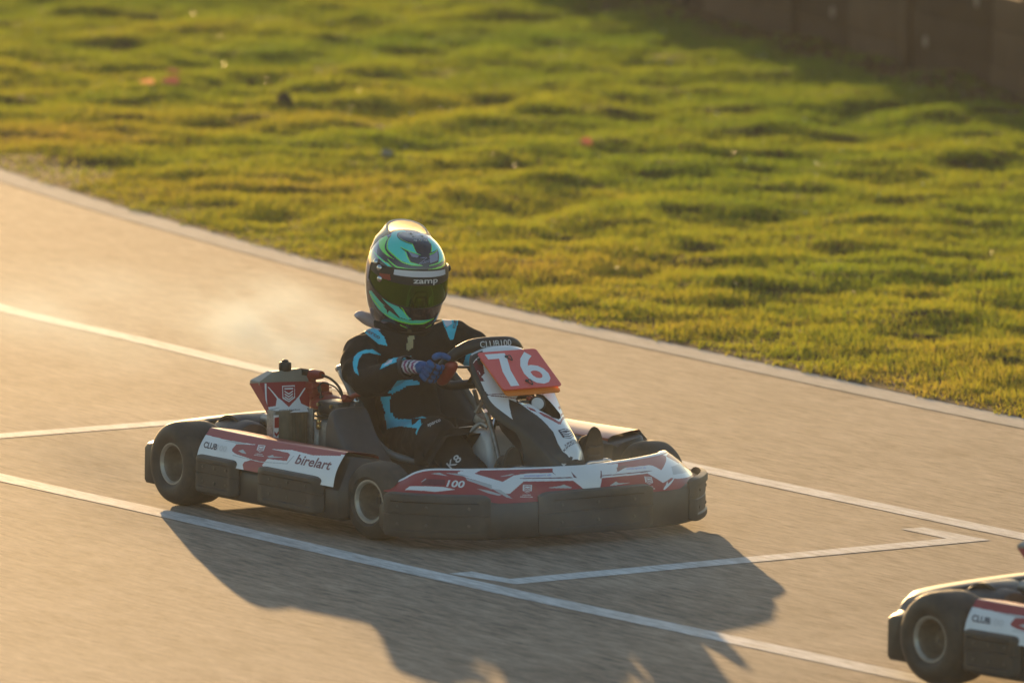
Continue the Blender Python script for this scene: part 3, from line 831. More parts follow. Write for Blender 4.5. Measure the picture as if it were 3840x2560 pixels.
FAIR_HOLE = [(0.5106, -0.2873), (0.5028, 0.0943), (0.5141, 0.4924), (0.5713, 0.6316), (0.671, 0.79), (0.7158, 0.6731), (0.7416, 0.458), (0.7306, 0.2317), (0.6601, -0.0167), (0.5911, -0.1572), (0.5639, -0.4854), (0.5306, -0.4168)]
GFX['fair_fig'].append(lambda mb: emblem(mb, S_fair, (0.8584, 0.3735), (-0.0272, 0.8721), (-0.0721, 0.0357), .0006, 3, 0, False, .02, .3))
GFX['fair_fig'].append(lambda mb: text(mb, S_fair, 'UNITED', (0.9099, 0.3475), (-0.045, 1.1796), (-0.0104, 0.0129), .0007, 3, .02, 0, .02, .3))
GFX['fair_fig'].append(lambda mb: text(mb, S_fair, 'KINGDOM', (0.9241, 0.2904), (-0.0623, 1.5741), (-0.0099, 0.0086), .0007, 3, .02, 0, .02, .3))
GFX['helm'].append((4, [(-106.383, 0.561), (-110.628, 0.479), (-115.074, 0.358), (-117.238, 0.263), (-118.582, 0.19), (-99.334, 0.273), (-85.249, 0.365), (-69.549, 0.423), (-75.873, 0.477), (-84.567, 0.532), (-83.329, 0.63), (-91.747, 0.676)]))
GFX['helm'].append((4, [(-161.236, 0.046), (-121.626, 0.107), (-113.412, 0.194), (-102.09, 0.217), (-95.053, 0.136), (-143.83, 0.048)]))
GFX['helm'].append((0, [(-61.635, 0.271), (-88.299, 0.139), (-161.431, 0.042), (-151.221, 0.02), (-13.073, 0.147), (-5.622, 0.25), (-0.115, 0.271), (-21.487, 0.231), (-38.892, 0.206), (-24.327, 0.251), (-15.811, 0.359), (1.569, 0.387), (-13.537, 0.382), (-30.423, 0.354), (-49.268, 0.302)]))
GFX['helm'].append((0, [(133.424, 0.101), (128.277, 0.082), (68.361, 0.195), (77.642, 0.348), (86.266, 0.413), (31.62, 0.371), (47.188, 0.233), (23.953, 0.247), (46.462, 0.092)]))
GFX['helm'].append((4, [(147.19, 0.094), (173.8, 0.439), (149.435, 0.386), (65.325, 0.282), (74.73, 0.227), (41.8, -0.049), (128.017, 0.082)]))
GFX['helm'].append((4, [(-21.372, 0.237), (-1.834, 0.277), (-5.237, 0.304), (-14.291, 0.297)]))
GFX['helm'].append((4, [(16.484, 0.285), (39.438, 0.255), (30.667, 0.35), (15.257, 0.366)]))
GFX['helm'].append((2, [(-109.494, 0.272), (-106.745, 0.172), (-90.117, 0.173), (-69.002, 0.289), (-50.43, 0.338), (-39.865, 0.359), (-58.056, 0.344), (-84.234, 0.314)]))
GFX['helm'].append((0, [(-92.591, 0.394), (-70.853, 0.411), (-55.514, 0.43), (-44.235, 0.454), (-32.072, 0.49), (-34.042, 0.464), (-49.123, 0.417), (-67.007, 0.397)]))
GFX['helm'].append((2, [(-90.803, 0.144), (-64.459, 0.279), (-45.05, 0.321), (-27.467, 0.376), (-13.578, 0.393), (2.211, 0.393), (2.302, 0.387), (-13.399, 0.38), (-26.909, 0.364), (-44.277, 0.309), (-62.082, 0.271), (-88.46, 0.141)]))
GFX['helm'].append((2, [(-37.114, 0.206), (-21.699, 0.237), (0.532, 0.274), (0.888, 0.269), (-21.271, 0.225), (-37.049, 0.2)]))
GFX['helm'].append((2, [(-27.374, 0.244), (-22.288, 0.306), (-16.121, 0.366), (0.079, 0.387), (0.275, 0.382), (-15.45, 0.356), (-20.954, 0.299), (-26.706, 0.241)]))
GFX['helm'].append((2, [(-128.492, 0.018), (-14.999, 0.137), (-6.772, 0.251), (-6.141, 0.249), (-13.182, 0.131), (-136.268, 0.016)]))
GFX['helm'].append((2, [(42.571, 0.096), (23.67, 0.236), (17.258, 0.278), (49.642, 0.238), (49.632, 0.233), (16.98, 0.267), (26.141, 0.237), (45.276, 0.098)]))
GFX['helm'].append((2, [(13.227, 0.395), (34.323, 0.382), (71.395, 0.358), (63.172, 0.335), (32.997, 0.37), (13.033, 0.389)]))
GFX['helm'].append((2, [(-94.642, 0.389), (-71.664, 0.411), (-49.371, 0.421), (-32.858, 0.474), (-26.978, 0.5), (-26.683, 0.497), (-32.235, 0.467), (-48.877, 0.413), (-70.98, 0.402), (-94.002, 0.385)]))
GFX['helm'].append((2, [(-52.521, 0.382), (-35.356, 0.436), (-18.073, 0.442), (6.885, 0.446), (27.639, 0.436), (59.479, 0.425), (56.772, 0.413), (26.85, 0.42), (6.851, 0.431), (-18.042, 0.427), (-34.778, 0.421), (-52.033, 0.375)]))
GFX['helm'].append((0, [(-58.501, 0.651), (-56.115, 0.708), (-45.024, 0.748), (-30.516, 0.791), (-21.164, 0.848), (-10.615, 0.861), (-6.111, 0.857), (-22.534, 0.774), (-29.35, 0.727), (-43.068, 0.699)]))
GFX['helm'].append((1, [(-85.919, 0.742), (-74.869, 0.781), (-54.63, 0.835), (-34.54, 0.876), (-16.866, 0.892), (7.18, 0.895), (27.312, 0.862), (16.811, 0.862), (-10.546, 0.864), (-22.239, 0.854), (-44.378, 0.784), (-64.048, 0.739), (-75.247, 0.722)]))
GFX['helm'].append((0, [(26.985, 0.724), (71.014, 0.746), (51.569, 0.793), (68.066, 0.887), (72.978, 0.945), (86.93, 0.889)]))
GFX['helm'].append((2, [(-80.866, 0.756), (-67.427, 0.793), (-51.123, 0.822), (-50.393, 0.817), (-64.872, 0.783), (-79.163, 0.751)]))
GFX['helm'].append((2, [(-43.923, 0.856), (-23.183, 0.887), (-5.032, 0.902), (10.255, 0.899), (27.885, 0.865), (26.769, 0.858), (9.183, 0.886), (-5.205, 0.889), (-22.747, 0.875), (-43.442, 0.85)]))
GFX['helm'].append((2, [(-28.992, 0.728), (-19.572, 0.781), (-9.134, 0.863), (-8.626, 0.861), (-18.51, 0.774), (-28.535, 0.724)]))
GFX['helm'].append((2, [(-58.871, 0.649), (-48.726, 0.674), (-35.209, 0.704), (-28.926, 0.727), (-28.601, 0.724), (-34.522, 0.697), (-47.863, 0.666), (-58.339, 0.646)]))
GFX['helm'].append((2, [(-20.205, 0.918), (-9.759, 0.948), (-9.609, 0.938), (-19.868, 0.91)]))
GFX['helm'].append((2, [(18.864, 0.951), (28.322, 0.922), (26.287, 0.913), (17.075, 0.941)]))
GFX['helm'].append((3, [(-47.57, 0.787), (-36.955, 0.794), (-36.113, 0.804), (-29.157, 0.798), (-36.588, 0.818), (-38.395, 0.843), (-40.173, 0.815)]))
GFX['helm'].append((3, [(-173.8, 0.02), (138.093, 0.105), (72.179, 0.06), (31.466, 0.118), (39.193, 0.15), (20.706, 0.233), (9.646, 0.281), (-1.292, 0.244), (-8.783, 0.145), (-15.209, 0.128), (-52.55, 0.02)]))
HELM_RINGS = [(-147.099, -0.001), (-1.203, 0.029), (-3.871, 0.082), (14.348, 0.077), (31.797, 0.092), (58.762, 0.049)]
GFX['helm'].append((4, [(0.136, 0.309), (11.43, 0.304), (11.536, 0.298), (0.14, 0.303)]))
GFX['helm'].append((4, [(11.277, 0.299), (-2.821, 0.368), (-2.364, 0.372), (11.687, 0.303)]))
GFX['helm'].append((4, [(-2.501, 0.373), (25.323, 0.336), (25.326, 0.331), (-2.683, 0.368)]))
GFX['helm'].append((4, [(4.939, 0.351), (19.196, 0.328), (19.124, 0.323), (4.768, 0.346)]))
HELM_PIVOT = [(-70.939, 0.451), (-59.552, 0.486), (-55.057, 0.581), (-75.208, 0.521)]
GFX['helm_fig'].append(lambda mb: text(mb, S_visor, 'zamp', (6.867, 0.549), (34.224, -0.002), (0.044, -0.051), .0007, 6, .02, 0, 6, .04, -1))

# ------------------------------------------------------------------ kart
SEG = 44
def grid(n, a=0.0, b=1.0): return np.linspace(a, b, n + 1)

def make_wheel(root, x, y, R, W, rimr, steer=0.0, side=-1):
    """side -1: kart's right"""
    w = empty('wheel', (x, y, R), steer, root)
    ax = (0, side, 0)
    T = disc_matrix((0, 0, 0), ax)
    h = W / 2
    t = MB()
    prof = [(rimr - .004, -h * .80), (rimr + .010, -h * .95), (R - .046, -h * 1.01), (R - .026, -h * .95), (R - .011, -h * .83), (R - .003, -h * .64), (R, -h * .3), (R, h * .3),
            (R - .003, h * .64), (R - .011, h * .83), (R - .026, h * .95), (R - .046, h * 1.01), (rimr + .010, h * .95), (rimr - .004, h * .80)]
    mis = [1, 1, 1, 1, 0, 0, 0, 0, 0, 1, 1, 1, 1]
    t.lathe(prof, T, 64, 0, mis)
    t.build('tyre', ['rubber', 'sidewall'], w, smooth=50)
    r = MB()
    o = h * .80
    r.lathe([(rimr - .004, -o), (rimr + .003, -o + .004), (rimr - .004, -o + .014), (rimr - .012, -o + .03), (rimr - .014, o - .075), (rimr - .018, o - .060),
             (rimr - .016, o - .025), (rimr - .006, o - .008), (rimr + .004, o + .001), (rimr + .003, o + .005), (rimr - .003, o + .005), (rimr - .009, o - .004), (rimr - .017, o - .022), (rimr - .021, o - .055), (rimr - .032, o - .066), (.030, o - .072), (.028, o - .060), (.012, o - .058), (.0, o - .058)], T, 48, 0, [2, 2, 0, 0, 0, 0, 0, 0, 2, 2, 2, 0, 0, 0, 0, 0, 0, 0])
    for k in range(3 if W < .15 else 6):
        a = 2 * pi * k / (3 if W < .15 else 6) + .4
        r.lathe([(.006, 0), (.006, .008), (.0, .008)], T @ Matrix.Translation((.040 * cos(a), .040 * sin(a), o - .071)), 8, 1)
    r.build('rim', ['rim', 'steel', 'rimlip'], w, smooth=40)
    return w

def pad_strip(mb, C, ts, z0, z1, proud, mi=0, ridge=2, bolts=True):
    """block that follows the plan curve C(t)->(pos, outward normal); rounded ends and lips"""
    n = len(ts)
    secs = []
    for k, t in enumerate(ts):
        p, nrm = C(t)
        e = min(k, n - 1 - k)
        f = (.25, .75, .95)[e] if e < 3 else 1.0
        zz0 = z0 + (1 - f) * .016; zz1 = z1 - (1 - f) * .016
        pr = proud * f
        H = zz1 - zz0
        q = []
        def P(off, z): q.append((p[0] + nrm[0] * off, p[1] + nrm[1] * off, z))
        P(-.006, zz0); P(pr * .8, zz0); P(pr, zz0 + .006)
        rd = .006 if e >= 4 else (.0015 if e == 3 else 0.0)
        P(pr, zz0 + H * .15); P(pr - rd, zz0 + H * .18); P(pr - rd, zz0 + H * .50); P(pr - rd - .0025, zz0 + H * .515)
        P(pr - rd - .0025, zz0 + H * .545); P(pr - rd, zz0 + H * .56); P(pr - rd, zz0 + H * .80); P(pr, zz0 + H * .83)
        P(pr, zz1 - .010); P(pr * .82, zz1 - .002); P(pr * .3, zz1); P(-.006, zz1 + .002)
        secs.append(q)
    mb.loft(secs, True, True, mi)
    if bolts:
        for ti in (5, n // 2, n - 6):
            p, nrm = C(ts[ti])
            for zz in (z0 + (z1 - z0) * .30, z0 + (z1 - z0) * .70):
                c = (p[0] + nrm[0] * (proud - .007), p[1] + nrm[1] * (proud - .007), zz)
                mb.lathe([(.0055, 0), (.0055, .003), (.003, .004), (0, .004)], disc_matrix(c, (nrm[0], nrm[1], 0)), 10, 1)

# plan curve of the front band
BT = [0, .2, .4, .56, .70, .82, .92, 1.0]
BP = [(.946, 0), (.944, .185), (.926, .345), (.885, .455), (.800, .550), (.735, .598), (.680, .622), (.620, .628)]
def band_curve(t):
    s = 1 if t >= 0 else -1
    p = crv(abs(t), BT, BP)[0]
    q = crv(min(abs(t) + .01, 1), BT, BP)[0] - crv(max(abs(t) - .01, 0), BT, BP)[0]
    n = np.array([q[1], -q[0]]); n /= np.linalg.norm(n)
    return (p[0], p[1] * s), (n[0], n[1] * s)

def make_nose(root, gfx):
    b = MB()
    # black lower band, one closed loft
    secs = []
    for t in grid(60, -1, 1):
        p, n = band_curve(t)
        e = 1 - max(0, abs(t) - .97) / .03 * .4
        q = []
        for off, z in ((-.075, .040), (-.02, .030), (-.004, .036), (0, .05), (0, .146), (-.004, .151), (-.014, .160), (-.05, .168), (-.075, .165)):
            q.append((p[0] + n[0] * off, p[1] + n[1] * off, .1 + (z - .1) * e))
        secs.append(q)
    b.loft(secs, True, True, 0)
    band = b.build('front_bumper', ['blackplastic'], root, smooth=40)
    for name, a, c in (('bumper_pad', -.965, -.47), ('bumper_pad', -.245, .265), ('bumper_pad', .50, .965)):
        p = MB()
        pad_strip(p, band_curve, grid(26, a, c), .036, .178, .016)
        p.build('bumper_pad', ['padplastic', 'bolthead'], band, smooth=30)
    # painted shell
    s = MB()
    us = grid(760, -1, 1)
    paint_grid(s, S_nose, us, grid(100, 0, 1), gfx['nose'], base=0)
    # lip over the top and down the inside
    secs = []
    for u in grid(80, -1, 1):
        p = S_nose(u, 1.0)[0]
        c = Vector((-1, -.75 * u * abs(u), 0)).normalized()
        q = []
        for off, dz in ((0, 0), (.006, .004), (.014, .0045), (.022, .001), (.026, -.010), (.030, -.05)):
            q.append((p[0] + c.x * off, p[1] + c.y * off, p[2] + dz))
        secs.append(q)
    s.loft(secs, False, False, 1)
    for fn in gfx['nose_fig']: fn(s)
    s.build('nose_cone', ['red', 'white', 'grey', 'blue', 'darkred', 'ink'], root, smooth=50, recalc=False)

def make_pod(root, gfx, side):
    """built for the kart's right, mirrored for its left"""
    def fin(mb): return mb if side < 0 else mb.mirror_y()
    b = MB()
    secs = []
    for x, dy, dz in ((-.398, .012, .012), (-.39, .003, .003), (-.37, 0, 0), (.0, 0, 0), (.38, 0, 0), (.41, .006, .004), (.432, .040, .010), (.436, .09, .02)):
        y = -.648 + dy
        secs.append([(x, -.42, .060), (x, y + .03, .050 + dz), (x, y + .006, .056 + dz), (x, y, .068 + dz), (x, y, .150), (x, y + .004, .156), (x, -.600 + dy, .258 - dz), (x, -.590 + dy, .262 - dz), (x, -.47, .246 - dz), (x, -.455, .236), (x, -.44, .12)])
    b.loft(secs, True, True, 0)
    pod = fin(b).build('side_pod', ['blackplastic'], root, smooth=40)
    p = MB()
    paint_grid(p, S_pod, grid(520), grid(90), gfx['pod'], base=1)
    # painted rolled top
    secs = []
    for u in grid(30):
        q = S_pod(u, 1.0)[0]
        secs.append([(q[0], q[1] + o, q[2] + z) for o, z in ((0, 0), (.004, .006), (.012, .0085), (.04, .006), (.12, -.006), (.135, -.014), (.138, -.03))])
    p.loft(secs, False, False, 0)
    if side < 0:
        for fn in gfx['pod_fig']: fn(p)
    fin(p).build('printed_panel', ['red', 'white', 'grey', 'ink', 'darkred', 'palegrey'], pod, smooth=50, recalc=False)
    for x0, x1 in ((-.384, -.142), (-.030, .345)):
        q = MB()
        pad_strip(q, lambda t: ((t, -.648), (0, -1)), grid(22, x0, x1), .066, .190, .026)
        fin(q).build('bumper_pad', ['padplastic', 'bolthead'], pod, smooth=30)

def make_rear_bumper(root):
    b = MB()
    T = [(-.620, -.735, -.695, .172, .062), (-.613, -.752, -.680, .185, .050), (-.585, -.768, -.675, .190, .045), (-.558, -.775, -.675, .196, .045), (-.53, -.782, -.68, .222, .048), (-.495, -.790, -.69, .240, .052),
         (-.44, -.812, -.715, .245, .055), (-.30, -.822, -.72, .251, .06), (0, -.83, -.725, .256, .06)]
    T = T + [(-y, a, c, d, e) for y, a, c, d, e in reversed(T[:-1])]
    K = np.arange(len(T))
    secs = []
    for k in grid(96, 0, len(T) - 1):
        y, xr, xf, zt, zb = crv(k, K, T)[0]
        m = .010
        secs.append([(xr, y, zb + m), (xr + m, y, zb), (xf - m, y, zb), (xf, y, zb + m), (xf, y, zt - m), (xf - m * .3, y, zt - m * .3), (xf - m, y, zt), (xr + m * 1.5, y, zt - .004), (xr, y, zt - m * 1.6)])
    b.loft(secs, True, True, 0)
    bo = b.build('rear_bumper', ['blackplastic'], root, smooth=40)
    for y in (-.60, .60):
        for z in (.075, .135):
            q = MB()
            q.lathe([(.009, 0), (.009, .006), (.005, .010), (0, .010)], disc_matrix((-.770, y * .97, z), (-1, 0, 0)), 12, 0)
            q.build('bolt', ['alloy'], bo)
    for y in (-.22, .22):
        q = MB()
        q.tube([(-.52, y, .10), (-.64, y, .12), (-.76, y, .15)], .011)
        q.build('bumper_bracket', ['darksteel'], root)

def make_seat(root):
    # shell from the rim line given by the photo: lip points of one side, front to back over the shoulder
    K = [0, 1, 2, 3, 4, 5, 6, 7]
    rim = [(.275, .198), (.17, .205), (.075, .232), (-.02, .311), (-.13, .412), (-.20, .455), (-.235, .462), (-.262, .455)]     # x, z of lip
    wid = [.172, .212, .228, .230, .216, .198, .152, .0]
    bot = [(.290, .150), (.17, .085), (.06, .060), (-.05, .075), (-.13, .13), (-.19, .25), (-.235, .36), (-.262, .447)]       # centre line of the pan
    b = MB()
    secs = []
    for k in grid(42, 0, 7):
        rx, rz = crv(k, K, rim)[0]; w = crv(k, K, wid)[0][0]; bx, bz = crv(k, K, bot)[0]
        q = []
        for j in range(-12, 13):
            s = j / 12
            c = abs(s) ** 2.6
            q.append((bx + (rx - bx) * c, w * math.copysign(abs(s) ** .72, s), bz + (rz - bz) * c))
        secs.append(q)
    b.loft(secs, False, False, 0)
    o = b.build('seat', ['seat'], root, smooth=60)
    sm = o.modifiers.new('thickness', 'SOLIDIFY'); sm.thickness = .006; sm.offset = 0
    lip = MB()
    for s in (-1, 1):
        pts = []
        for k in grid(24, 0, 6.6):
            rx, rz = crv(k, K, rim)[0]; w = crv(k, K, wid)[0][0]
            pts.append((rx, s * (w + .006), rz + .002))
        lip.tube(pts, .0125, 10, sub=1)
    # rolled bolsters at the shoulders
    for s in (-1, 1):
        lip.sphere((-.203, s * .203, .462), (.026, .015, .014), seg=14)
    lip.build('seat_lip', ['seatedge'], o, smooth=60)
    return o

def make_engine(root):
    e = empty('engine', (0, 0, 0), 0, root)
    b = MB()
    b.rbox((-.20, -.23, .13), (.17, .13, .13), .012)
    b.lathe([(0, -.07), (.052, -.07), (.055, -.06), (.055, .06), (.05, .07), (0, .07)], disc_matrix((-.20, -.27, .13), (0, 1, 0)), 28)
    b.tube([(-.16, -.30, .10), (-.16, -.325, .18), (-.165, -.32, .26), (-.20, -.30, .29)], .013)
    b.rbox((-.12, -.305, .245), (.05, .06, .12), .008)
    b.build('crankcase', ['alloy'], e)
    c = MB()
    for k in range(9):
        r = .052 + .006 * (k % 2)
        c.lathe([(0, 0), (r, 0), (r + .002, .003), (r, .006), (0, .006)], disc_matrix((-.215 - k * .001, -.235, .205 + k * .0145), (0, 0, 1)), 26)
    c.lathe([(.046, 0), (.046, .125), (0, .125)], disc_matrix((-.215, -.235, .20), (0, 0, 1)), 20)
    c.build('cylinder', ['darksteel'], e)
    h = MB()
    h.lathe([(0, 0), (.058, 0), (.060, .008), (.056, .022), (.040, .034), (.022, .040), (.018, .05), (0, .05)], disc_matrix((-.235, -.235, .335), (-.08, 0, 1)), 30)
    h.rbox((-.205, -.245, .345), (.12, .085, .030), .007)
    h.rbox((-.285, -.245, .372), (.060, .075, .085), .010)
    for k in range(5):
        h.rbox((-.285, -.245, .340 + k * .014), (.068, .083, .004), .001)
    h.build('cylinder_head', ['redrubber'], e)
    p = MB()
    p.tube([(-.312, -.25, .385), (-.314, -.25, .41), (-.308, -.25, .432), (-.285, -.25, .438), (-.245, -.25, .441)], [.018, .020, .020, .018, .013], 12)
    p.build('spark_plug_boot', ['redrubber'], e)
    w = MB()
    w.tube([(-.25, -.25, .441), (-.215, -.235, .43), (-.18, -.225, .405), (-.165, -.222, .372), (-.175, -.222, .345)], .0045, 8)
    w.tube([(-.168, -.225, .38), (-.19, -.235, .405), (-.225, -.26, .418), (-.233, -.27, .402)], .0028, 8)
    w.tube([(-.233, -.27, .405), (-.226, -.27, .388)], .0065, 8)
    w.tube([(-.226, -.27, .388), (-.213, -.27, .362)], .003, 8)
    w.build('ignition_cable', ['h_trim'], e)
    k = MB()
    k.rbox((-.122, -.272, .346), (.115, .085, .046), .009)
    k.rbox((-.218, -.27, .366), (.012, .012, .02), .002)
    k.lathe([(0, 0), (.020, 0), (.020, .05), (0, .05)], disc_matrix((-.08, -.25, .345), (1, .1, .3)), 16)
    for x in (-.170, -.095):
        k.lathe([(.006, 0), (.006, .006), (0, .006)], disc_matrix((x, -.315, .355), (0, -1, 0)), 10, 1)
    k.build('carburettor', ['darksteel', 'brass'], e)
    g = MB()
    g.lathe([(0, 0), (.016, 0), (.017, .01), (.010, .03), (0, .032)], disc_matrix((-.095, -.25, .368), (.3, -.6, .5)), 14)
    g.tube([(-.10, -.25, .372), (-.07, -.24, .39), (-.045, -.235, .398)], .009, 10)
    g.build('fuel_fitting', ['redrubber'], e)
    r = MB()
    r.tube([(-.061, -.25, .362), (-.026, -.25, .325), (.02, -.25, .27)], .008, 8)
    r.sphere((-.045, -.25, .374), .011, seg=10)
    r.build('throttle_rod', ['steel'], e)
    for z, s in ((.270, 0), (.256, 1)):
        q = MB(); q.lathe([(.010, 0), (.010, .006), (.005, .008), (0, .008)], disc_matrix((-.135, -.337, z + .03), (0, -1, 0)), 12)
        q.build('bolt', ['brass'], e)
    # intake silencer
    a = MB()
    prof = [(-.010, .10), (-.022, .20), (-.020, .30), (-.008, .350), (.012, .371), (.030, .358), (.052, .318), (.098, .262), (.160, .215), (.205, .17), (.215, .10)]
    secs = []
    for y, s in ((-.405, .80), (-.398, .92), (-.38, .985), (-.35, 1), (-.29, 1), (-.262, .985), (-.250, .92)):
        secs.append([(.07 + (x - .07) * s, y, .20 + (z - .20) * s) for x, z in prof])
    a.loft(secs, True, True, 0)
    o = a.build('airbox', ['airbox'], root, smooth=60)
    sb = o.modifiers.new('round', 'SUBSURF'); sb.levels = 2; sb.render_levels = 2
    # exhaust silencer and guard behind the radiator
    x = MB()
    x.lathe([(0, -.12), (.060, -.12), (.072, -.11), (.075, -.09), (.075, .07), (.068, .085), (.050, .092), (.030, .094), (.026, .080), (0, .080)], disc_matrix((-.53, -.37, .195), (1, -.18, 0)), 36)
    x.build('exhaust_silencer', ['airbox'], root, smooth=40)
    gd = MB()
    secs = []
    for a_ in grid(24, -10, 190):
        a0 = R_(a_)
        secs.append([(-.565 + rr * cos(a0), yy, .185 + rr * sin(a0)) for rr, yy in ((.088, -.40), (.097, -.40), (.099, -.37), (.099, -.28), (.094, -.27), (.088, -.28))])
    gd.loft(secs, True, True, 0)
    gd.build('sprocket_guard', ['blackplastic'], root, smooth=40)
    fl = MB()
    fl.tube([(-.50, -.30, .27), (-.42, -.31, .265), (-.36, -.32, .235), (-.30, -.30, .21), (-.26, -.25, .20)], .020, 12)
    fl.build('exhaust_pipe', ['alloy'], root)

def make_radiator(root, gfx):
    r = empty('radiator', (0, 0, 0), 0, root)
    c = MB()
    c.rbox((-.262, -.377, .235), (.030, .135, .19), .003, rot=(0, -.0, .12))
    for k in range(23):
        y = -.441 + k * .0057
        c.rbox((-.2465 + (k - 11) * .0007, y + .001, .235), (.004, .0017, .176), 0)
    c.build('core', ['core'], r, smooth=30)
    for y, x in ((-.447, -.2535), (-.303, -.236)):
        f = MB()
        f.rbox((x, y, .235), (.038, .009, .200), .003, rot=(0, 0, .12))
        f.build('side_frame', ['alloy'], r)
    s = MB()
    paint_grid(s, S_rad, grid(150), grid(110), gfx['rad'], base=0)
    for fn in gfx['rad_fig']: fn(s)
    # return flange, outer side
    A = RTL; B = RBL
    s.add([A, B, B + np.array([-.012, -.004, -.0]), A + np.array([-.045, -.012, -.006])], [(0, 1, 2, 3)], 0)
    b2 = B + np.array([.024, -.003, -.002])
    s.add([b2, b2 + np.array([.004, .018, 0]), b2 + np.array([.004, .018, -.115]), b2 + np.array([0, 0, -.115])], [(0, 1, 2, 3)], 1)
    for k in range(3):
        z = b2[2] - .052 - .026 * k
        q = b2 + np.array([.0045, .0, 0])
        s.add([(q[0], q[1] + .001, z), (q[0] + .001, q[1] + .009, z - .010), (q[0] + .002, q[1] + .017, z), (q[0] + .002, q[1] + .017, z - .010), (q[0] + .001, q[1] + .009, z - .020), (q[0], q[1] + .001, z - .010)], [(0, 1, 4, 5), (1, 2, 3, 4)], 0)
    s.add([(b2[0] + .0045, b2[1] + .001, b2[2] - .008), (b2[0] + .0065, b2[1] + .017, b2[2] - .006), (b2[0] + .0065, b2[1] + .017, b2[2] - .042), (b2[0] + .0045, b2[1] + .001, b2[2] - .042)], [(0, 1, 2, 3)], 0)
    o = s.build('shroud', ['red', 'white', 'grey', 'ink'], r, smooth=0, recalc=False)
    t = MB()
    zt = .420
    base = [(-.318, -.452), (-.300, -.258), (-.352, -.250), (-.372, -.452)]
    def ring(pts, z, sx=1.0, cx=-.335, cy=-.355):
        return [(cx + (x - cx) * sx, cy + (y - cy) * sx, z) for x, y in pts]
    t.loft([ring(base, zt - .012), ring(base, zt), ring(base, zt + .004, .97), [(-.322, -.395, .452), (-.316, -.290, .458), (-.345, -.288, .456), (-.352, -.395, .452)]], True, True, 0)
    t.build('header_tank', ['hdr'], r, smooth=20)
    k = MB()
    k.lathe([(0, 0), (.019, 0), (.021, .003), (.021, .024), (.019, .028), (.012, .030), (.010, .036), (.004, .038), (0, .038)], disc_matrix((-.330, -.340, .452), (0, 0, 1)), 14)
    k.build('filler_cap', ['h_trim'], r)
    k = MB()
    k.tube([(-.318, -.285, .445), (-.315, -.262, .440), (-.312, -.248, .425)], .014, 10)
    k.build('coolant_hose', ['h_trim'], r)
    return r

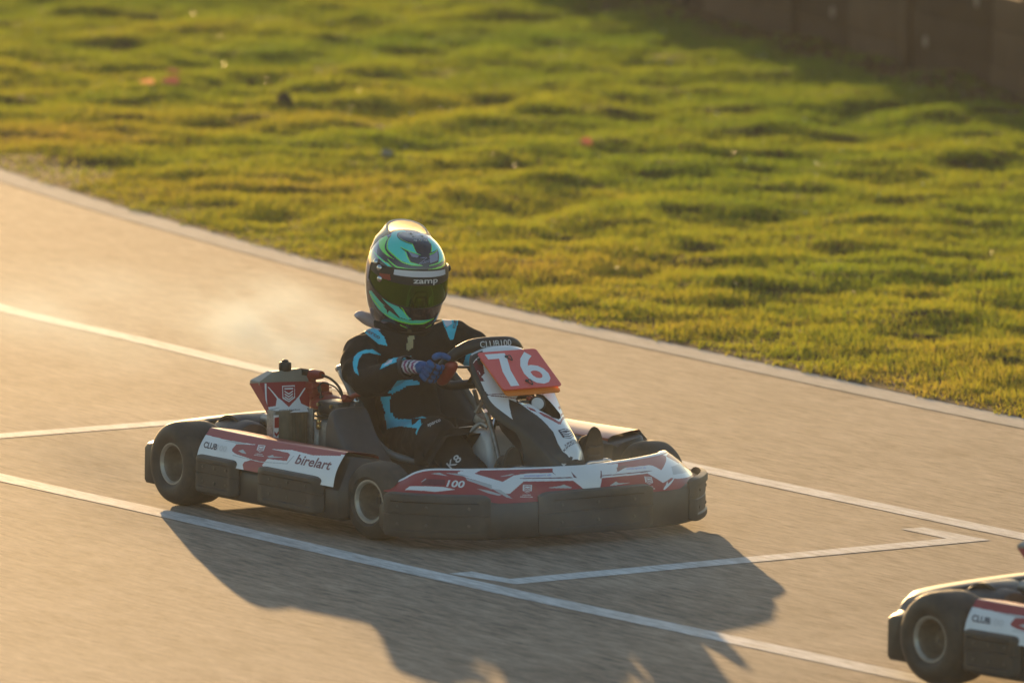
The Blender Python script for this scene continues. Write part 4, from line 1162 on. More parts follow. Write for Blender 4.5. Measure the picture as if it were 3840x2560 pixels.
def make_fairing(root, gfx):
    f = MB()
    def keep(U, V): return ~pip(U, V, FAIR_HOLE)
    paint_grid(f, S_fair, grid(360), grid(130, -1, 1), gfx['fair'], base=0, keep=keep)
    for fn in gfx['fair_fig']: fn(f)
    fo = f.build('fairing', ['white', 'red', 'blackplastic', 'ink', 'grey', 'darkred'], root, smooth=60, recalc=False)
    w = MB()
    for s in (-1, 1):
        secs = []
        for u in grid(60):
            p = S_fair(u, s)[0]
            zb = float(np.interp(u, [0, .2, .36, .5, .62, .70, .745, .78, 1], [.56, .50, .45, .39, .355, .335, .30, .12, .12])) if s < 0 else float(np.interp(u, [0, .2, .30, 1], [.56, .50, .12, .12]))
            zb = min(zb, p[2] - .02)
            o = .004 * s
            secs.append([(p[0], p[1] - o, p[2] + .001), (p[0], p[1] + o * 1.2, p[2] - .006), (p[0], p[1] + o * 2.0, p[2] - .02), (p[0], p[1] + o * 2.0, zb), (p[0], p[1] - o, zb)])
        w.loft(secs, True, True, 0)
    # front edge under the tip and inner lining under the opening
    w.loft([[(.836, -.036, .258), (.836, .036, .258)], [(.838, -.036, .20), (.838, .036, .20)], [(.80, -.05, .12), (.80, .05, .12)]], False, False, 0)
    w.loft([[(x, -.10 * k, z), (x, .10 * k, z)] for x, z, k in ((.47, .43, 1), (.56, .33, .95), (.64, .27, .8), (.76, .24, .6))], False, False, 0)
    w.build('fairing_wall', ['blackplastic'], fo, smooth=50)
    d = MB()
    T = disc_matrix((.604, .016, .418), (.80, -.35, .42))
    d.lathe([(0, -.03), (.026, -.03), (.027, .0), (.024, .004), (.021, .004)], T, 30, 0)
    d.lathe([(.021, .0035), (.020, .006), (0, .007)], T, 30, 1)
    d.build('transponder', ['h_trim', 'palegrey'], fo)
    c = MB()
    c.rbox((.572, -.012, .424), (.03, .07, .012), .003)
    c.tube([(.575, -.04, .425), (.60, -.045, .422), (.60, -.02, .418)], .006, 8, mi=1)
    c.rbox((.583, .0, .436), (.014, .022, .014), .003, mi=2)
    c.build('clamp', ['darksteel', 'steel', 'redrubber'], fo)
    p = MB()
    n = np.cross(PU, PV); n = n / np.linalg.norm(n)
    if n[2] < 0: n = -n
    def rr(o0, u0, v0, u1, v1, rad, th, mi):
        pts = []
        for cx, cy, a0 in ((u1 - rad, v1 - rad, 0), (u0 + rad, v1 - rad, 90), (u0 + rad, v0 + rad, 180), (u1 - rad, v0 + rad, 270)):
            for k in range(6):
                a = R_(a0 + 18 * k); pts.append((cx + rad * cos(a), cy + rad * sin(a)))
        top = [o0 + PU * a + PV * b + n * th for a, b in pts]; bt = [o0 + PU * a + PV * b for a, b in pts]
        p.loft([bt, top], True, True, mi)
    rr(PO - n * .0135, .03, -.10, .96, .93, .06, .004, 1)
    rr(PO - n * .003, 0, 0, 1, 1, .05, .004, 0)
    def seven():
        decal(p, S_plate, [(.10, .80), (.10, .935), (.435, .935), (.435, .86), (.335, .48), (.30, .07), (.155, .07), (.19, .46), (.285, .80)], .0018, 2, .2, .2)
    seven()
    text(p, S_plate, '6', (.715, .50), (.40, 0), (0, .86), .0018, 2, .018, 0, .2, .2)
    for u, v in ((.42, .83), (.47, .17)):
        q = S_plate(u, v)[0] + n * .002
        p.tube([q + n * .002, q + n * .006 + PU * .05, q + n * .004 + PU * .04 - PV * .12, q + n * .002 - PV * .03], .0018, 6, 3)
        p.lathe([(.006, 0), (.006, .003), (0, .004)], disc_matrix(q, n), 10, 3)
    p.build('number_plate', ['platered', 'plateorange', 'platewhite', 'darksteel'], fo, smooth=30)
    return fo

SWC = np.array([.302, .0, .521])
SWV = np.array([.665, 0, .747])          # up along the wheel's plane
SWN = np.array([.747, 0, -.665])         # away from the driver
def sw(y, h, o=0.0): return tuple(SWC + SWV * h + np.array([0, 1, 0]) * y + SWN * o)
def make_steering(root):
    s = empty('steering_wheel', (0, 0, 0), 0, root)
    pts = [sw(-.075, .092), sw(0, .096), sw(.075, .092), sw(.118, .066), sw(.146, .02), sw(.148, -.03), sw(.125, -.078), sw(.075, -.100), sw(0, -.102), sw(-.075, -.100), sw(-.125, -.078), sw(-.148, -.03), sw(-.146, .02), sw(-.118, .066)]
    rr = [.0225, .024, .0225, .020, .018, .018, .0165, .0155, .0155, .0155, .0165, .018, .018, .020]
    r = MB(); r.tube(pts, rr, 28, closed=True, sub=7)
    def S_top(u, v):
        u = np.atleast_1d(u).astype(float); v = np.atleast_1d(v).astype(float)
        base = SWC + SWV * .094
        a = np.radians(38 * v)                               # around the tube, 0 = facing forward
        fwd = np.array([.94, 0, .34]); up = np.array([-.34, 0, .94])
        return base + np.array([0, 1, 0]) * (u * .062)[:, None] + .0248 * (np.cos(a)[:, None] * fwd + np.sin(a)[:, None] * up)
    text(r, S_top, 'CLUB100', (0, -.22), (2.05, 0), (0, 1.25), .0012, 1, .008, 0, .3, .15)
    ro = r.build('steering_rim', ['suit', 'lettering'], s, smooth=60) if False else r.build('steering_rim', ['h_trim', 'palegrey'], s, smooth=60)
    for sd in (-1, 1):
        g = MB()
        g.tube([sw(sd * .141, -.056, .014), sw(sd * .141, -.046, .019), sw(sd * .140, -.01, .022), sw(sd * .137, .026, .019), sw(sd * .136, .038, .014)], [.012, .0215, .0235, .0225, .012], 16, sub=5)
        def S_g(u, v, sd=sd):
            u = np.atleast_1d(u).astype(float); v = np.atleast_1d(v).astype(float)
            return np.array(sw(sd * .150, -.009)) + SWV * (v * .02)[:, None] + np.array([0, 1, 0]) * (u * .008)[:, None] + SWN * .0213
        g.build('grip', ['redrubber'], s, smooth=60)
    h = MB()
    for sd in (-1, 1):
        h.tube([sw(sd * .14, .0), sw(sd * .07, -.005, .006), sw(0, 0, .012)], .009, 10, flat=.5)
    h.tube([sw(0, -.10), sw(0, 0, .010)], .009, 10, flat=.5)
    h.lathe([(0, 0), (.034, 0), (.034, .006), (.018, .010), (.018, .03), (0, .03)], disc_matrix(sw(0, 0, .004), SWN), 24)
    h.build('hub', ['darksteel'], s)
    c = MB()
    c.tube([sw(0, 0, .02), sw(0, 0, .20), (.56, 0, .17), (.60, 0, .12)], .010, 10, sub=1)
    c.rbox((.452, .0, .355), (.04, .05, .03), .004)
    # two-legged column support
    c.tube([(.42, -.005, .405), (.44, -.045, .31), (.50, -.10, .14)], .0085, 8, sub=1)
    c.tube([(.42, .005, .405), (.44, .045, .31), (.50, .10, .14)], .0085, 8, sub=1)
    c.build('steering_column', ['steel'], root)

def make_chassis(root):
    c = MB()
    r = .015
    for s in (-1, 1):
        c.tube([(.66, s * .14, .06), (.52, s * .16, .055), (.36, s * .26, .055), (.10, s * .31, .055), (-.25, s * .30, .06), (-.45, s * .26, .07), (-.66, s * .24, .075)], r)
        c.tube([(.30, s * .28, .055), (.32, s * .46, .075), (.30, s * .60, .09), (-.28, s * .60, .09), (-.30, s * .46, .08), (-.28, s * .30, .06)], .010)
        c.tube([(.52, s * .16, .055), (.52, s * .30, .09), (.52, s * .42, .12)], r)
        c.tube([(.52, s * .40, .09), (.52, s * .42, .17)], .012)
    c.tube([(.66, -.14, .06), (.67, 0, .06), (.66, .14, .06)], r)
    c.tube([(-.25, -.30, .06), (-.25, .30, .06)], r, sub=1)
    c.tube([(.10, -.31, .055), (.10, .31, .055)], r, sub=1)
    c.tube([(.66, -.12, .06), (.78, -.12, .09), (.85, -.20, .10), (.86, 0, .10), (.85, .20, .10), (.78, .12, .09), (.66, .12, .06)], .009)
    c.build('chassis_frame', ['chassis'], root)
    t = MB()
    t.rbox((.40, 0, .038), (.56, .40, .003), 0)
    t.build('floor_tray', ['alloy'], root)
    a = MB()
    a.tube([(-.52, -.58, .14), (-.52, .58, .14)], .020, 16, sub=1)
    a.lathe([(0, -.003), (.09, -.003), (.09, .003), (0, .003)], disc_matrix((-.52, .12, .14), (0, 1, 0)), 40)
    a.lathe([(0, -.002), (.085, -.002), (.085, .002), (0, .002)], disc_matrix((-.52, -.30, .14), (0, 1, 0)), 40)
    a.build('rear_axle', ['darksteel'], root)
    for s in (-1, 1):
        k = MB()
        k.tube([(.52, s * .41, .13), (.52, s * .56, .127)], .0125, 12, sub=1)
        k.tube([(.50, s * .44, .11), (.44, s * .40, .10), (.46, s * .10, .11)], .007, 8, sub=1)
        k.build('stub_axle', ['darksteel'], root)
    f = MB()
    secs = []
    pr = [(.30, .11), (.30, .27), (.285, .300), (.29, .312), (.32, .318), (.40, .322), (.450, .318), (.482, .295), (.495, .25), (.498, .11)]
    for y, s in ((-.10, .86), (-.095, .95), (-.075, 1), (.075, 1), (.095, .95), (.10, .86)):
        secs.append([(.395 + (x - .395) * s, y, .21 + (z - .21) * s) for x, z in pr])
    f.loft(secs, True, True, 0)
    fo = f.build('fuel_tank', ['tank'], root, smooth=60)
    cp = MB(); cp.lathe([(0, 0), (.026, 0), (.028, .004), (.027, .02), (.02, .024), (0, .024)], disc_matrix((.35, .03, .317), (0, 0, 1)), 24)
    cp.build('filler_cap', ['h_trim'], fo)
    ps = MB()
    ps.tube([(.40, -.12, .30), (.43, -.09, .34), (.452, -.075, .33)], .008, 8)
    ps.rbox((.40, -.06, .345), (.05, .03, .03), .005, rot=(0, .4, .2))
    ps.rbox((.36, -.05, .405), (.012, .012, .09), .002, rot=(.45, .2, 0))
    ps.rbox((.365, -.035, .405), (.012, .012, .09), .002, rot=(-.45, .2, 0))
    ps.tube([(.455, -.075, .365), (.50, -.082, .30), (.545, -.09, .22)], .0085, 10)
    ps.lathe([(0, 0), (.011, 0), (.011, .016), (0, .016)], disc_matrix((.452, -.075, .362), (-.45, 0, 1)), 12)
    ps.build('steering_support', ['alloy'], root)
    for s in (-1, 1):
        g = MB()
        y = s * .155 + (.02 if s > 0 else .02)
        g.tube([(.70, y - .05, .06), (.735, y - .055, .16), (.728, y - .05, .222), (.726, y, .229), (.722, y + .055, .226), (.735, y + .06, .16), (.70, y + .06, .06)], .0075, 10)
        g.build('pedal_hoop', ['steel'], root)
    for s in (-1, 1):
        p = MB()
        p.tube([(.60, s * .15, .06), (.655, s * .15, .15), (.665, s * .15, .24)], .008, 8)
        p.tube([(.665, s * .15 - .04, .24), (.665, s * .15 + .04, .24)], .008, 8, sub=1)
        p.build('pedal', ['steel'], root)

def make_kart(name, gfx):
    root = empty(name)
    make_chassis(root)
    make_wheel(root, -.52, -.587, .140, .178, .0685)
    make_wheel(root, -.52, .587, .140, .178, .0685, side=1)
    make_wheel(root, .52, -.548, .1275, .122, .0685, R_(5))
    make_wheel(root, .52, .548, .1275, .122, .0685, R_(5), side=1)
    make_rear_bumper(root)
    make_pod(root, gfx, -1); make_pod(root, gfx, 1)
    make_nose(root, gfx)
    make_seat(root)
    make_engine(root)
    make_radiator(root, gfx)
    make_fairing(root, gfx)
    make_steering(root)
    return root

# suit panels (material, outline) and lettering in the stencil frame
SUIT = [
    (1, [(-0.2149, 0.6058), (-0.1875, 0.6241), (-0.1753, 0.621), (-0.1326, 0.5753), (-0.1204, 0.5448), (-0.1509, 0.5509), (-0.1875, 0.5814)]),
    (2, [(-0.1875, 0.6149), (-0.1753, 0.621), (-0.1662, 0.6174), (-0.1448, 0.5966), (-0.1631, 0.5997)]),
    (1, [(0.0549, 0.6378), (0.0808, 0.6439), (0.1143, 0.6424), (0.1113, 0.621), (0.0961, 0.5661), (0.0854, 0.5631)]),
    (2, [(0.0381, 0.6439), (0.0808, 0.6424), (0.093, 0.621), (0.0747, 0.6058), (0.0579, 0.6363)]),
    (3, [(-0.0518, 0.5844), (-0.0314, 0.5844), (-0.0411, 0.5341), (-0.0533, 0.5265), (-0.06, 0.5356)]),
    (1, [(-0.2124, 0.4468), (-0.2293, 0.46), (-0.235, 0.4863), (-0.2312, 0.5089), (-0.2162, 0.524), (-0.1955, 0.5323), (-0.1691, 0.5338), (-0.1409, 0.5146), (-0.1578, 0.5165), (-0.1804, 0.5221), (-0.203, 0.5183), (-0.2162, 0.4976), (-0.2199, 0.4713)]),
    (1, [(-0.1446, 0.4675), (-0.1352, 0.4863), (-0.1164, 0.5014), (-0.0825, 0.5089), (-0.0411, 0.5146), (-0.0449, 0.5052), (-0.075, 0.4958), (-0.1051, 0.4863), (-0.1315, 0.4732)]),
    (2, [(-0.1315, 0.4788), (-0.1202, 0.4976), (-0.1013, 0.5007), (-0.1051, 0.4901)]),
    (1, [(-0.0863, 0.4299), (-0.0675, 0.4336), (-0.0223, 0.4299), (-0.0148, 0.4186), (-0.0524, 0.4148), (-0.1051, 0.3847), (-0.1201, 0.3885), (-0.1013, 0.411)]),
    (1, [(-0.1465, 0.3734), (-0.1126, 0.3772), (-0.1126, 0.3131), (-0.1277, 0.3169), (-0.139, 0.3508)]),
    (1, [(-0.1314, 0.3169), (-0.1051, 0.3226), (-0.0975, 0.3037), (-0.0448, 0.3019), (-0.0072, 0.3113), (0.0097, 0.3094), (-0.0147, 0.2717), (-0.0223, 0.2529), (-0.026, 0.2642), (-0.0185, 0.2755), (-0.0825, 0.2793), (-0.1239, 0.2698)]),
    (1, [(0.0925, 0.3979), (0.1396, 0.396), (0.1433, 0.3885), (0.1208, 0.3885), (0.1245, 0.332), (0.1076, 0.3339), (0.1019, 0.3734)]),
    (1, [(0.1207, 0.4619), (0.1433, 0.5297), (0.1546, 0.5334), (0.1885, 0.5259), (0.1734, 0.5127), (0.1433, 0.4638)]),
    (1, [(0.053, 0.4901), (0.0756, 0.4977), (0.1132, 0.4751), (0.1095, 0.4638)]),
]
SUIT_TEXT = [
    ('sparco', (-0.1768, 0.5844), (0.0579, -0.0335), (0.0055, 0.0128), 'ink'),
    ('sparco', (0.1, 0.621), (-0.0091, -0.0366), (0.0128, -0.003), 'ink'),
    ('K8', (0.102, 0.1663), (0.0357, 0.032), (-0.017, 0.0188), 'palegrey'),
    ('sparco', (0.0361, 0.2906), (0.0414, 0.018), (-0.003, 0.0113), 'palegrey'),
    ('OMP', (-0.0505, 0.4619), (0.0083, -0.0271), (0.0098, 0.0022), 'palegrey'),
]

# ------------------------------------------------------------------ driver
def skin_mesh(name, pts, edges, rad, root_i=0, sub=3):
    """one continuous surface grown over a joint skeleton; returned as an evaluated mesh"""
    me = bpy.data.meshes.new(name)
    me.from_pydata(pts, edges, [])
    o = bpy.data.objects.new(name, me); COL.objects.link(o)
    sk = o.modifiers.new('skin', 'SKIN'); sk.use_smooth_shade = True
    sk.branch_smoothing = .35
    me.skin_vertices[0].data  # layer exists once the modifier is added
    for i, r in enumerate(rad):
        rr = r if isinstance(r, tuple) else (r, r)
        me.skin_vertices[0].data[i].radius = rr
        me.skin_vertices[0].data[i].use_root = (i == root_i)
    s = o.modifiers.new('sub', 'SUBSURF'); s.levels = sub; s.render_levels = sub
    dg = bpy.context.evaluated_depsgraph_get()
    out = bpy.data.meshes.new_from_object(o.evaluated_get(dg))
    bpy.data.objects.remove(o); bpy.data.meshes.remove(me)
    return out

def link_mesh(name, me, mats, parent):
    idx = np.zeros(len(me.polygons), dtype=np.int32); me.polygons.foreach_get('material_index', idx)
    me.materials.clear()
    for m in mats: me.materials.append(M[m])
    me.polygons.foreach_set('material_index', idx)
    me.name = name
    o = bpy.data.objects.new(name, me); COL.objects.link(o)
    o.parent = parent
    me.shade_smooth()
    return o

# stencil frame: a runs to the photo's right, b up; used to lay the suit's coloured panels on the front of the body
STR = np.array([.590, .807, .013]); STU = np.array([-.1006, .0574, .9933]); STF = np.array([.801, -.587, .115])
def stencil(me, layers, minn=-.25):
    n = len(me.polygons)
    c = np.empty(n * 3); me.polygons.foreach_get('center', c); c = c.reshape(-1, 3)
    nn = np.empty(n * 3); me.polygons.foreach_get('normal', nn); nn = nn.reshape(-1, 3)
    a = c @ STR; b = c @ STU; fr = nn @ STF > minn
    mi = np.zeros(n, dtype=np.int32)
    for m_i, poly in layers:
        mi[fr & pip(a, b, poly)] = m_i
    me.polygons.foreach_set('material_index', mi)

def wrinkle(me, amp=.004, seed=3, freq=1.0):
    """soft folds in the cloth"""
    r = np.random.default_rng(seed)
    n = len(me.vertices)
    co = np.empty(n * 3); me.vertices.foreach_get('co', co); co = co.reshape(-1, 3)
    no = np.empty(n * 3); me.vertices.foreach_get('normal', no); no = no.reshape(-1, 3)
    h = np.zeros(n)
    for k in range(26):
        w = r.uniform(.035, .13) / freq
        d = r.normal(size=3); d /= np.linalg.norm(d)
        ph = r.uniform(0, 6.28)
        d2 = r.normal(size=3)
        h += (w / .1) * np.sin(2 * np.pi / w * (co @ d) + ph + 1.6 * np.sin(co @ d2 * 18))
    co = co + no * (h * amp / 4.5)[:, None]
    me.vertices.foreach_set('co', co.ravel())
    me.update()

def make_driver():
    root = empty('person', (-.05, 0, .12))
    tag(root, 'driver in black and cyan racing suit and green helmet, seated, hands on the wheel', 'person')
    off = Vector((.05, 0, -.12))
    P = {
        'pelvis': ((-.055, 0, .215), (.125, .095)), 'waist': ((-.105, 0, .325), (.120, .092)), 'chest': ((-.130, 0, .435), (.135, .100)),
        'upper': ((-.125, 0, .520), (.115, .088)), 'neck': ((-.112, 0, .590), .062), 'headbase': ((-.108, 0, .640), .070), 'head': ((-.112, 0, .74), .088),
        'shR': ((-.120, -.150, .540), .070), 'shoR': ((-.100, -.205, .524), .071), 'armR': ((-.040, -.240, .482), .066), 'elR': ((.030, -.262, .435), .058), 'foR': ((.115, -.242, .474), .050), 'wrR': ((.198, -.214, .512), .035),
        'shL': ((-.112, .145, .565), .072), 'shoL': ((-.085, .202, .548), .072), 'armL': ((-.020, .240, .495), .062), 'elL': ((.040, .262, .430), .056), 'foL': ((.120, .235, .455), .046), 'wrL': ((.190, .195, .495), .034),
        'hipR': ((.010, -.085, .195), .088), 'thR': ((.140, -.122, .235), .082), 'knR0': ((.265, -.182, .285), .078), 'knR': ((.345, -.195, .296), .073), 'shnR': ((.440, -.180, .225), .064), 'anR': ((.575, -.152, .135), .042),
        'hipL': ((.010, .090, .195), .092), 'thL': ((.140, .140, .230), .086), 'knL0': ((.265, .178, .278), .074), 'knL': ((.335, .188, .290), .070), 'shnL': ((.430, .180, .225), .060), 'anL': ((.600, .168, .135), .042),
    }
    names = list(P)
    E = [('pelvis', 'waist'), ('waist', 'chest'), ('chest', 'upper'), ('upper', 'neck'), ('neck', 'headbase'), ('headbase', 'head')]
    for s in 'RL':
        E += [('upper', 'sh' + s), ('sh' + s, 'sho' + s), ('sho' + s, 'arm' + s), ('arm' + s, 'el' + s), ('el' + s, 'fo' + s), ('fo' + s, 'wr' + s)]
        E += [('pelvis', 'hip' + s), ('hip' + s, 'th' + s), ('th' + s, 'kn' + s + '0'), ('kn' + s + '0', 'kn' + s), ('kn' + s, 'shn' + s), ('shn' + s, 'an' + s)]
    ix = {k: i for i, k in enumerate(names)}
    me = skin_mesh('body', [P[k][0] for k in names], [(ix[a], ix[b]) for a, b in E], [P[k][1] for k in names], 0, 5)
    wrinkle(me, .0045)
    stencil(me, SUIT)
    me.transform(Matrix.Translation(off))
    body = link_mesh('body', me, ['suit', 'cyan', 'suitwhite', 'zip'], root)
    # lettering on the suit, laid on with a short projection
    from mathutils.bvhtree import BVHTree
    bm = bmesh.new(); bm.from_mesh(me); bvh = BVHTree.FromBMesh(bm); bm.free()
    def S_body(u, v):
        out = []
        for a, b in zip(np.atleast_1d(u), np.atleast_1d(v)):
            o = Vector(STR * a + STU * b + STF * 1.6) + off
            h = bvh.ray_cast(o, Vector(-STF), 4.0)
            out.append(tuple(h[0]) if h[0] else tuple(bvh.find_nearest(Vector(STR * a + STU * b) + off)[0]))
        return np.array(out)
    for body_, c, wv, hv, m in SUIT_TEXT:
        t = MB()
        text(t, S_body, body_, c, wv, hv, .0015, 0, .015, 0, .012, .012)
        t.build('lettering', [m], body, smooth=0, recalc=False)
    kp = skin_mesh('knee_pad', [(.343, -.190, .292), (.362, -.198, .300), (.392, -.194, .276)], [(0, 1), (1, 2)], [(.060, .066), (.077, .080), (.070, .072)], 1, 3)
    wrinkle(kp, .002, 9); kp.transform(Matrix.Translation(off))
    link_mesh('knee_pad', kp, ['suit'], root)
    # shoes
    for s, toe, heel, an in (('R', (.668, -.150, .268), (.632, -.155, .085), P['anR'][0]), ('L', (.700, .158, .318), (.655, .165, .095), P['anL'][0])):
        pts = [an, (heel[0] - .035, heel[1], heel[2] + .018), tuple(np.array(heel) * .45 + np.array(toe) * .55), tuple(np.array(heel) * .15 + np.array(toe) * .85), toe]
        mm = skin_mesh('shoe', pts, [(0, 1), (1, 2), (2, 3), (3, 4)], [(.044, .044), (.040, .042), (.046, .038), (.044, .032), (.028, .020)], 0, 3)
        mm.transform(Matrix.Translation(off))
        so = link_mesh('shoe', mm, ['shoe'], root)
        sl = MB()
        d = Vector(toe) - Vector(heel); L_ = d.length; d.normalize()
        side = Vector((0, 1, 0)); nrm = side.cross(d).normalized()
        if nrm.x < 0: nrm = -nrm
        ring = []
        for k in range(28):
            a = 2 * pi * k / 28
            w = .040 + .007 * cos(a)
            ring.append(Vector(heel) * .5 + Vector(toe) * .5 + d * (L_ / 2 + .035) * cos(a) + side * w * sin(a) + nrm * (.030 - .010 * max(0, cos(a))) + off)
        sl.loft([ring, [q + nrm * .009 for q in ring]], True, True, 0)
        for k in range(7):
            q = Vector(heel) * (1 - (k + .5) / 7.5) + Vector(toe) * ((k + .5) / 7.5) + nrm * .038 + off
            sl.rbox(q, (.004, .052, .006), .001, rot=(0, 0, 0), mi=1)
        q = Vector(heel) * .42 + Vector(toe) * .58 + nrm * .0405 + off
        e1 = (side * .7 + d * .7).normalized() * .020; e2 = (side * -.7 + d * .7).normalized() * .007
        sl.add([q - e1 - e2, q + e1 - e2, q + e1 + e2, q - e1 + e2], [(0, 1, 2, 3)], 2)
        sl.build('sole', ['shoe', 'sole', 'gold'], so, smooth=40)
    # gloves: palm plus four fingers and a thumb closed round the rim
    for s in (-1, 1):
        wr = Vector(P['wrR' if s < 0 else 'wrL'][0])
        pts = []; edges = []; rad = []
        def add(p, r, frm=None):
            pts.append(tuple(p)); rad.append(r)
            if frm is not None: edges.append((frm, len(pts) - 1))
            return len(pts) - 1
        def q(y, h, o): return Vector(sw(s * y, h, o))
        i0 = add(wr - (Vector(q(.205, -.008, -.02)) - wr).normalized() * .03, (.033, .030))
        i1 = add(wr, (.030, .025), i0)
        i2 = add(wr * .45 + q(.212, -.010, -.010) * .55, (.038, .024), i1)
        i3 = add(q(.208, -.010, -.004), (.040, .022), i2)
        me_ = skin_mesh('glove', pts, edges, rad, 0, 3)
        parts = [me_]
        # fingers stacked down the rim
        for k, (h0, ln) in enumerate(((.026, .92), (.005, 1.0), (-.017, .95), (-.037, .80))):
            f = [q(.218, h0 * .9 - .002, -.008), q(.213, h0, .018), q(.195, h0 - .001, .031 * ln), q(.179 - .010 * (ln - .8), h0 - .003, .028), q(.168, h0 - .004, .016)]
            parts.append(skin_mesh('finger', f, [(0, 1), (1, 2), (2, 3), (3, 4)], [.0118, .0120, .0112, .0104, .0085], 0, 2))
        th = [q(.202, .026 - .03 * (s > 0), -.012), q(.186, .046 - .03 * (s > 0), -.010), q(.166, .052 - .03 * (s > 0), .002), q(.150, .048 - .03 * (s > 0), .014)]
        parts.append(skin_mesh('thumb', th, [(0, 1), (1, 2), (2, 3)], [.0135, .0125, .0112, .009], 0, 2))
        bm = bmesh.new()
        for i, pm_ in enumerate(parts):
            k0 = len(bm.faces)
            bm.from_mesh(pm_)
            bm.faces.ensure_lookup_table()
            for f in bm.faces[k0:]:
                c = f.calc_center_median()
                if i == 0:
                    d_ = (c - wr).dot((q(.19, -.01, -.01) - wr).normalized())
                    st = int((d_ * 1000 + c.z * 260 + 400) // 11) % 4
                    f.material_index = (1, 2, 1, 3)[st] if d_ < .066 else 0
                elif i < 5:
                    e = (c - Vector(q(.18, 0, .03))).dot(Vector((0, 1, 0)) * s)
                    f.material_index = 3 if (int(e * 1000 + 100) // 7) % 3 == 0 and i < 5 else 0
                else: f.material_index = 0
                f.smooth = True
        out = bpy.data.meshes.new('glove'); bm.to_mesh(out); bm.free()
        out.transform(Matrix.Translation(off))
        link_mesh('glove', out, ['gloveblue', 'glovewhite', 'glovepink', 'gloveblack'], root)
        cf = MB()
        a = wr - (Vector(q(.205, -.008, -.02)) - wr).normalized() * .014
        cf.lathe([(.034, -.014), (.0385, -.012), (.0385, .010), (.034, .012)], Matrix.Translation(off) @ disc_matrix(a, q(.205, -.008, -.02) - wr), 24)
        cf.build('cuff', ['gloveblack'], root)
    # neck brace
    nb = MB()
    pts = []; rr = []
    for k in range(16):
        a = 2 * pi * k / 16
        pts.append(Vector((-.128 + .068 * cos(a), .086 * sin(a), .606 + .012 * -cos(a))) + off)
        rr.append(.022)
    nb.tube(pts, rr, 12, closed=True, sub=2, mi=1)
    # collar tip that stands up behind the right shoulder
    nb.tube([Vector(p) + off for p in ((-.215, -.02, .600), (-.235, -.070, .618), (-.232, -.105, .632), (-.222, -.130, .634))], [.034, .030, .022, .006], 12, flat=.75)
    nb.build('neck_brace', ['brace', 'suit'], root, smooth=60)
    # helmet
    h = MB()
    us = grid(560, -180, 180); vs = grid(260)
    paint_grid(h, S_helm, us, vs, GFX['helm'], base=3)
    # rim roll and underside
    secs = []
    for z, r in ((1.0, 1.0), (1.0, .95), (1.0, .80)):
        ring = S_helm(np.linspace(-180, 180, 73)[:-1], np.ones(72))
        c = ring.mean(0)
        up = HM @ np.array([0, 0, 1.0])
        secs.append([c + (p - c) * r - up * (.004 if r == .95 else (-.02 if r == .8 else 0)) for p in ring])
    h.loft(secs, True, False, 6)
    for (u, v) in HELM_RINGS:
        p = S_helm(u, v)[0]; e = .5
        n = np.cross(S_helm(u + e, v)[0] - p, S_helm(u, v + .005)[0] - p); n /= np.linalg.norm(n)
        if n @ (p - HC) < 0: n = -n
        h.lathe([(.0052, .0), (.0050, .0016), (.0034, .0016), (.0034, .0)], disc_matrix(p, n), 12, 7)
    h.v = [tuple(np.array(p) + np.array(off)) for p in h.v]
    ho = h.build('helmet', ['h_teal', 'h_green', 'h_lime', 'h_black', 'h_lilac', 'h_white', 'h_trim', 'palegrey'], root, smooth=60, recalc=False)
    # visor with its tear-off strip
    v = MB()
    def keep(U, V):
        return (abs(U) < 82)
    def vlo(u): return .765 - .14 * (abs(u) / 82) ** 2
    def S_v(u, v_):
        u = np.atleast_1d(u).astype(float); v_ = np.atleast_1d(v_).astype(float)
        vv = .437 + .05 * (abs(u) / 82) ** 2 + v_ * (vlo(u) - .437 - .05 * (abs(u) / 82) ** 2)
        return S_visor(u, vv)
    lay = [(1, [(-82, 0), (82, 0), (82, .44), (-82, .44)])]
    lay += [(2, [(-36, -.1), (41, -.1), (41, .20), (-36, .20)])]
    lay += [(3, [(-58, .30), (-41, .22), (-38, .40), (-56, .46)])]
    paint_grid(v, S_v, grid(150, -82, 82), grid(60), lay, base=0)
    for fn in [g for g in GFX['helm_fig']]: fn(v)
    rim = [S_v(a, 0)[0] for a in grid(40, -82, 82)] + [S_v(82, b)[0] for b in (.33, .66)] + [S_v(a, 1)[0] for a in grid(40, 82, -82)] + [S_v(-82, b)[0] for b in (.66, .33)]
    mi0 = 4
    v.tube(rim, .0028, 6, mi=4, closed=True, sub=1)
    for (u, vv) in HELM_PIVOT[:3]:
        p = S_visor(u, vv)[0]
        v.lathe([(.010, -.004), (.010, .003), (.006, .006), (0, .006)], disc_matrix(p, p - HC), 14, 5)
    for s in (-1,):
        p = S_visor(84 , .54)[0]
        v.lathe([(.011, -.006), (.011, .010), (.007, .014), (0, .014)], disc_matrix(p, p - HC), 14, 4)
    v.v = [tuple(np.array(p) + np.array(off)) for p in v.v]
    # lettering index 1 was shifted to its own slot below
    v.build('visor', ['h_visor', 'h_trim', 'h_white', 'redrubber', 'h_trim', 'steel', 'palegrey'], ho, smooth=50, recalc=False)
    # rear spoiler
    sp = MB()
    secs = []
    for u in grid(30, 112, 248):
        k = sin(pi * (u - 112) / 136)
        a = helm_local(u, .12)[0]; b = helm_local(u, .30)[0]; c = helm_local(u, .42)[0]
        out = np.array([cos(R_(u)), sin(R_(u)), 0])
        q = [c + out * .002, b + out * (.003 + .016 * k), a + out * (.008 + .030 * k) + np.array([0, 0, .004 + .016 * k]), a + out * (.002 + .022 * k) + np.array([0, 0, .002 + .018 * k]), b * .98 + out * .0, ]
        secs.append([HM @ x + HC + np.array(off) for x in q])
    sp.loft(secs, True, True, 0)
    sp.build('helmet_spoiler', ['h_fin'], ho, smooth=50)
    return root

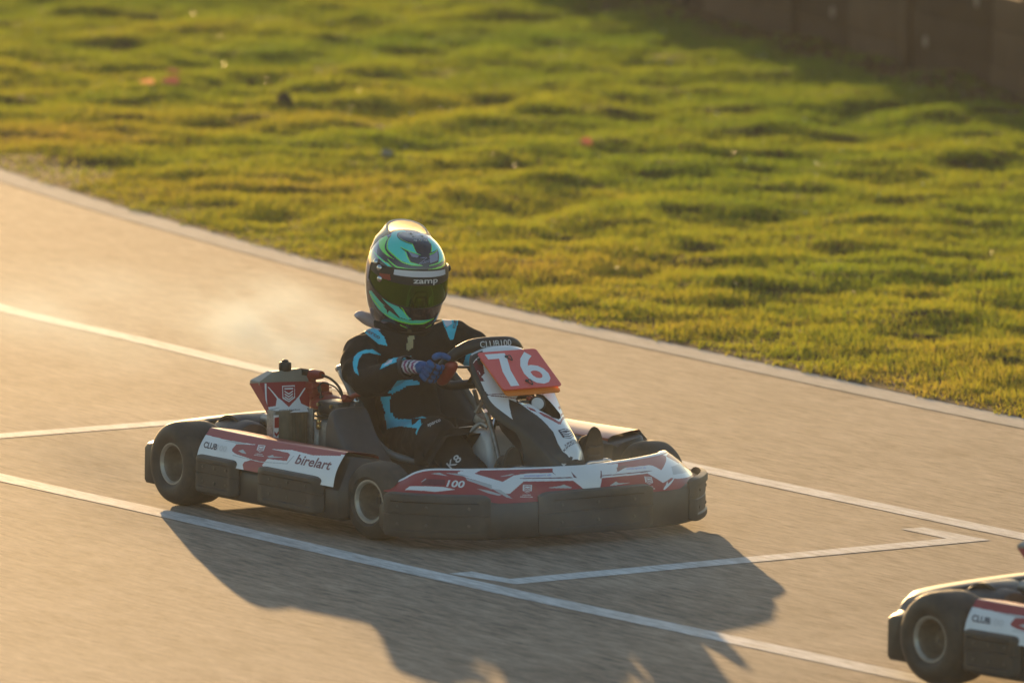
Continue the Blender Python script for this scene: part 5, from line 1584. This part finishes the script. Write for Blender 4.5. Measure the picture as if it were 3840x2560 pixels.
def S_visor(u, v):
    p = S_helm(u, v)
    e = 1e-2
    u = np.atleast_1d(u).astype(float); v = np.atleast_1d(v).astype(float)
    n = np.cross(S_helm(u + .5, v) - S_helm(u - .5, v), S_helm(u, v + e) - S_helm(u, v - e))
    n /= np.maximum(np.linalg.norm(n, axis=1), 1e-9)[:, None]
    n *= np.sign(((p - HC) * n).sum(1))[:, None]
    return p + n * .0055
driver = make_driver()

kart = make_kart('go_kart', GFX)
tag(kart, 'red and white racing go-kart with number 76 plate and the driver on it', 'go-kart', 'racing go-karts on the track')
# second kart, its own copy of every part
def copy_tree(o, parent=None):
    c = o.copy(); COL.objects.link(c); c.parent = parent
    for ch in list(o.children): copy_tree(ch, c)
    return c
k2 = copy_tree(kart)
k2.rotation_euler.z = R_(5.5)
_c, _s = cos(R_(5.5)), sin(R_(5.5))
k2.location = (4.0166 - (-.505 * _c + .665 * _s), -1.0318 - (-.505 * _s - .665 * _c), 0)
tag(k2, 'dark go-kart cut off at the right edge, only its right rear wheel and corner showing', 'go-kart', 'racing go-karts on the track')

# ------------------------------------------------------------------ air: haze box and exhaust smoke
def volume_mat(name, col, dens, aniso, cloud=None):
    m = bpy.data.materials.new(name); m.use_nodes = True
    nt = m.node_tree
    nt.nodes.remove(nt.nodes['Principled BSDF'])
    v = nt.nodes.new('ShaderNodeVolumePrincipled')
    v.inputs['Color'].default_value = (*col, 1)
    v.inputs['Density'].default_value = dens
    v.inputs['Anisotropy'].default_value = aniso
    nt.links.new(v.outputs[0], nt.nodes['Material Output'].inputs['Volume'])
    if cloud:
        # soft cloud: distance falloff from the centre of the object, broken up by noise
        tc = nt.nodes.new('ShaderNodeTexCoord')
        n = nt.nodes.new('ShaderNodeTexNoise'); n.inputs['Scale'].default_value = cloud; n.inputs['Detail'].default_value = 4
        nt.links.new(tc.outputs['Object'], n.inputs['Vector'])
        g = nt.nodes.new('ShaderNodeVectorMath'); g.operation = 'LENGTH'
        nt.links.new(tc.outputs['Object'], g.inputs[0])
        f = nt.nodes.new('ShaderNodeMapRange'); f.interpolation_type = 'SMOOTHSTEP'
        f.inputs[1].default_value = 1.0; f.inputs[2].default_value = .05
        nt.links.new(g.outputs['Value'], f.inputs[0])
        r = nt.nodes.new('ShaderNodeMapRange'); r.inputs[1].default_value = .40; r.inputs[2].default_value = .68
        nt.links.new(n.outputs['Fac'], r.inputs[0])
        a = nt.nodes.new('ShaderNodeMath'); a.operation = 'MULTIPLY'
        nt.links.new(f.outputs[0], a.inputs[0]); nt.links.new(r.outputs[0], a.inputs[1])
        b = nt.nodes.new('ShaderNodeMath'); b.operation = 'MULTIPLY'; b.inputs[1].default_value = dens
        nt.links.new(a.outputs[0], b.inputs[0]); nt.links.new(b.outputs[0], v.inputs['Density'])
    return m

mb = MB()
X0, X1, Y0, Y1, Z0, Z1_ = -100, 100, -100, 100, -1.1, 5.2
mb.add([(x, y, z) for z in (Z0, Z1_) for y in (Y0, Y1) for x in (X0, X1)],
       [(0, 2, 3, 1), (4, 5, 7, 6), (0, 1, 5, 4), (2, 6, 7, 3), (0, 4, 6, 2), (1, 3, 7, 5)])
hz = mb.build('haze', [volume_mat('haze_air', (.93, .95, .97), HAZE, .25)], None, 0, True)
tag(hz, None, None, None, 'stuff')
def smoke(loc, size, dens, rot=0.0):
    s_ = MB(); s_.sphere((0, 0, 0), 1.0, seg=24)
    o = s_.build('exhaust_smoke', [volume_mat('smoke', (.70, .85, 1.0), dens, .25, 1.7)], None, 0)
    o.location = loc; o.scale = size; o.rotation_euler = (0, 0, rot)
    tag(o, None, None, None, 'stuff')
    return o
smoke((-1.62, .45, .44), (.58, .32, .25), 3.6, -.1)
smoke((-1.05, .30, .42), (.5, .30, .22), 1.8, -.1)
smoke((-3.3, .75, .30), (1.3, .6, .28), .6, -.12)
smoke((1.45, -.55, .26), (1.2, .7, .25), .16, -.1)
smoke((3.0, 1.1, .25), (1.4, .7, .24), .15, -.1)
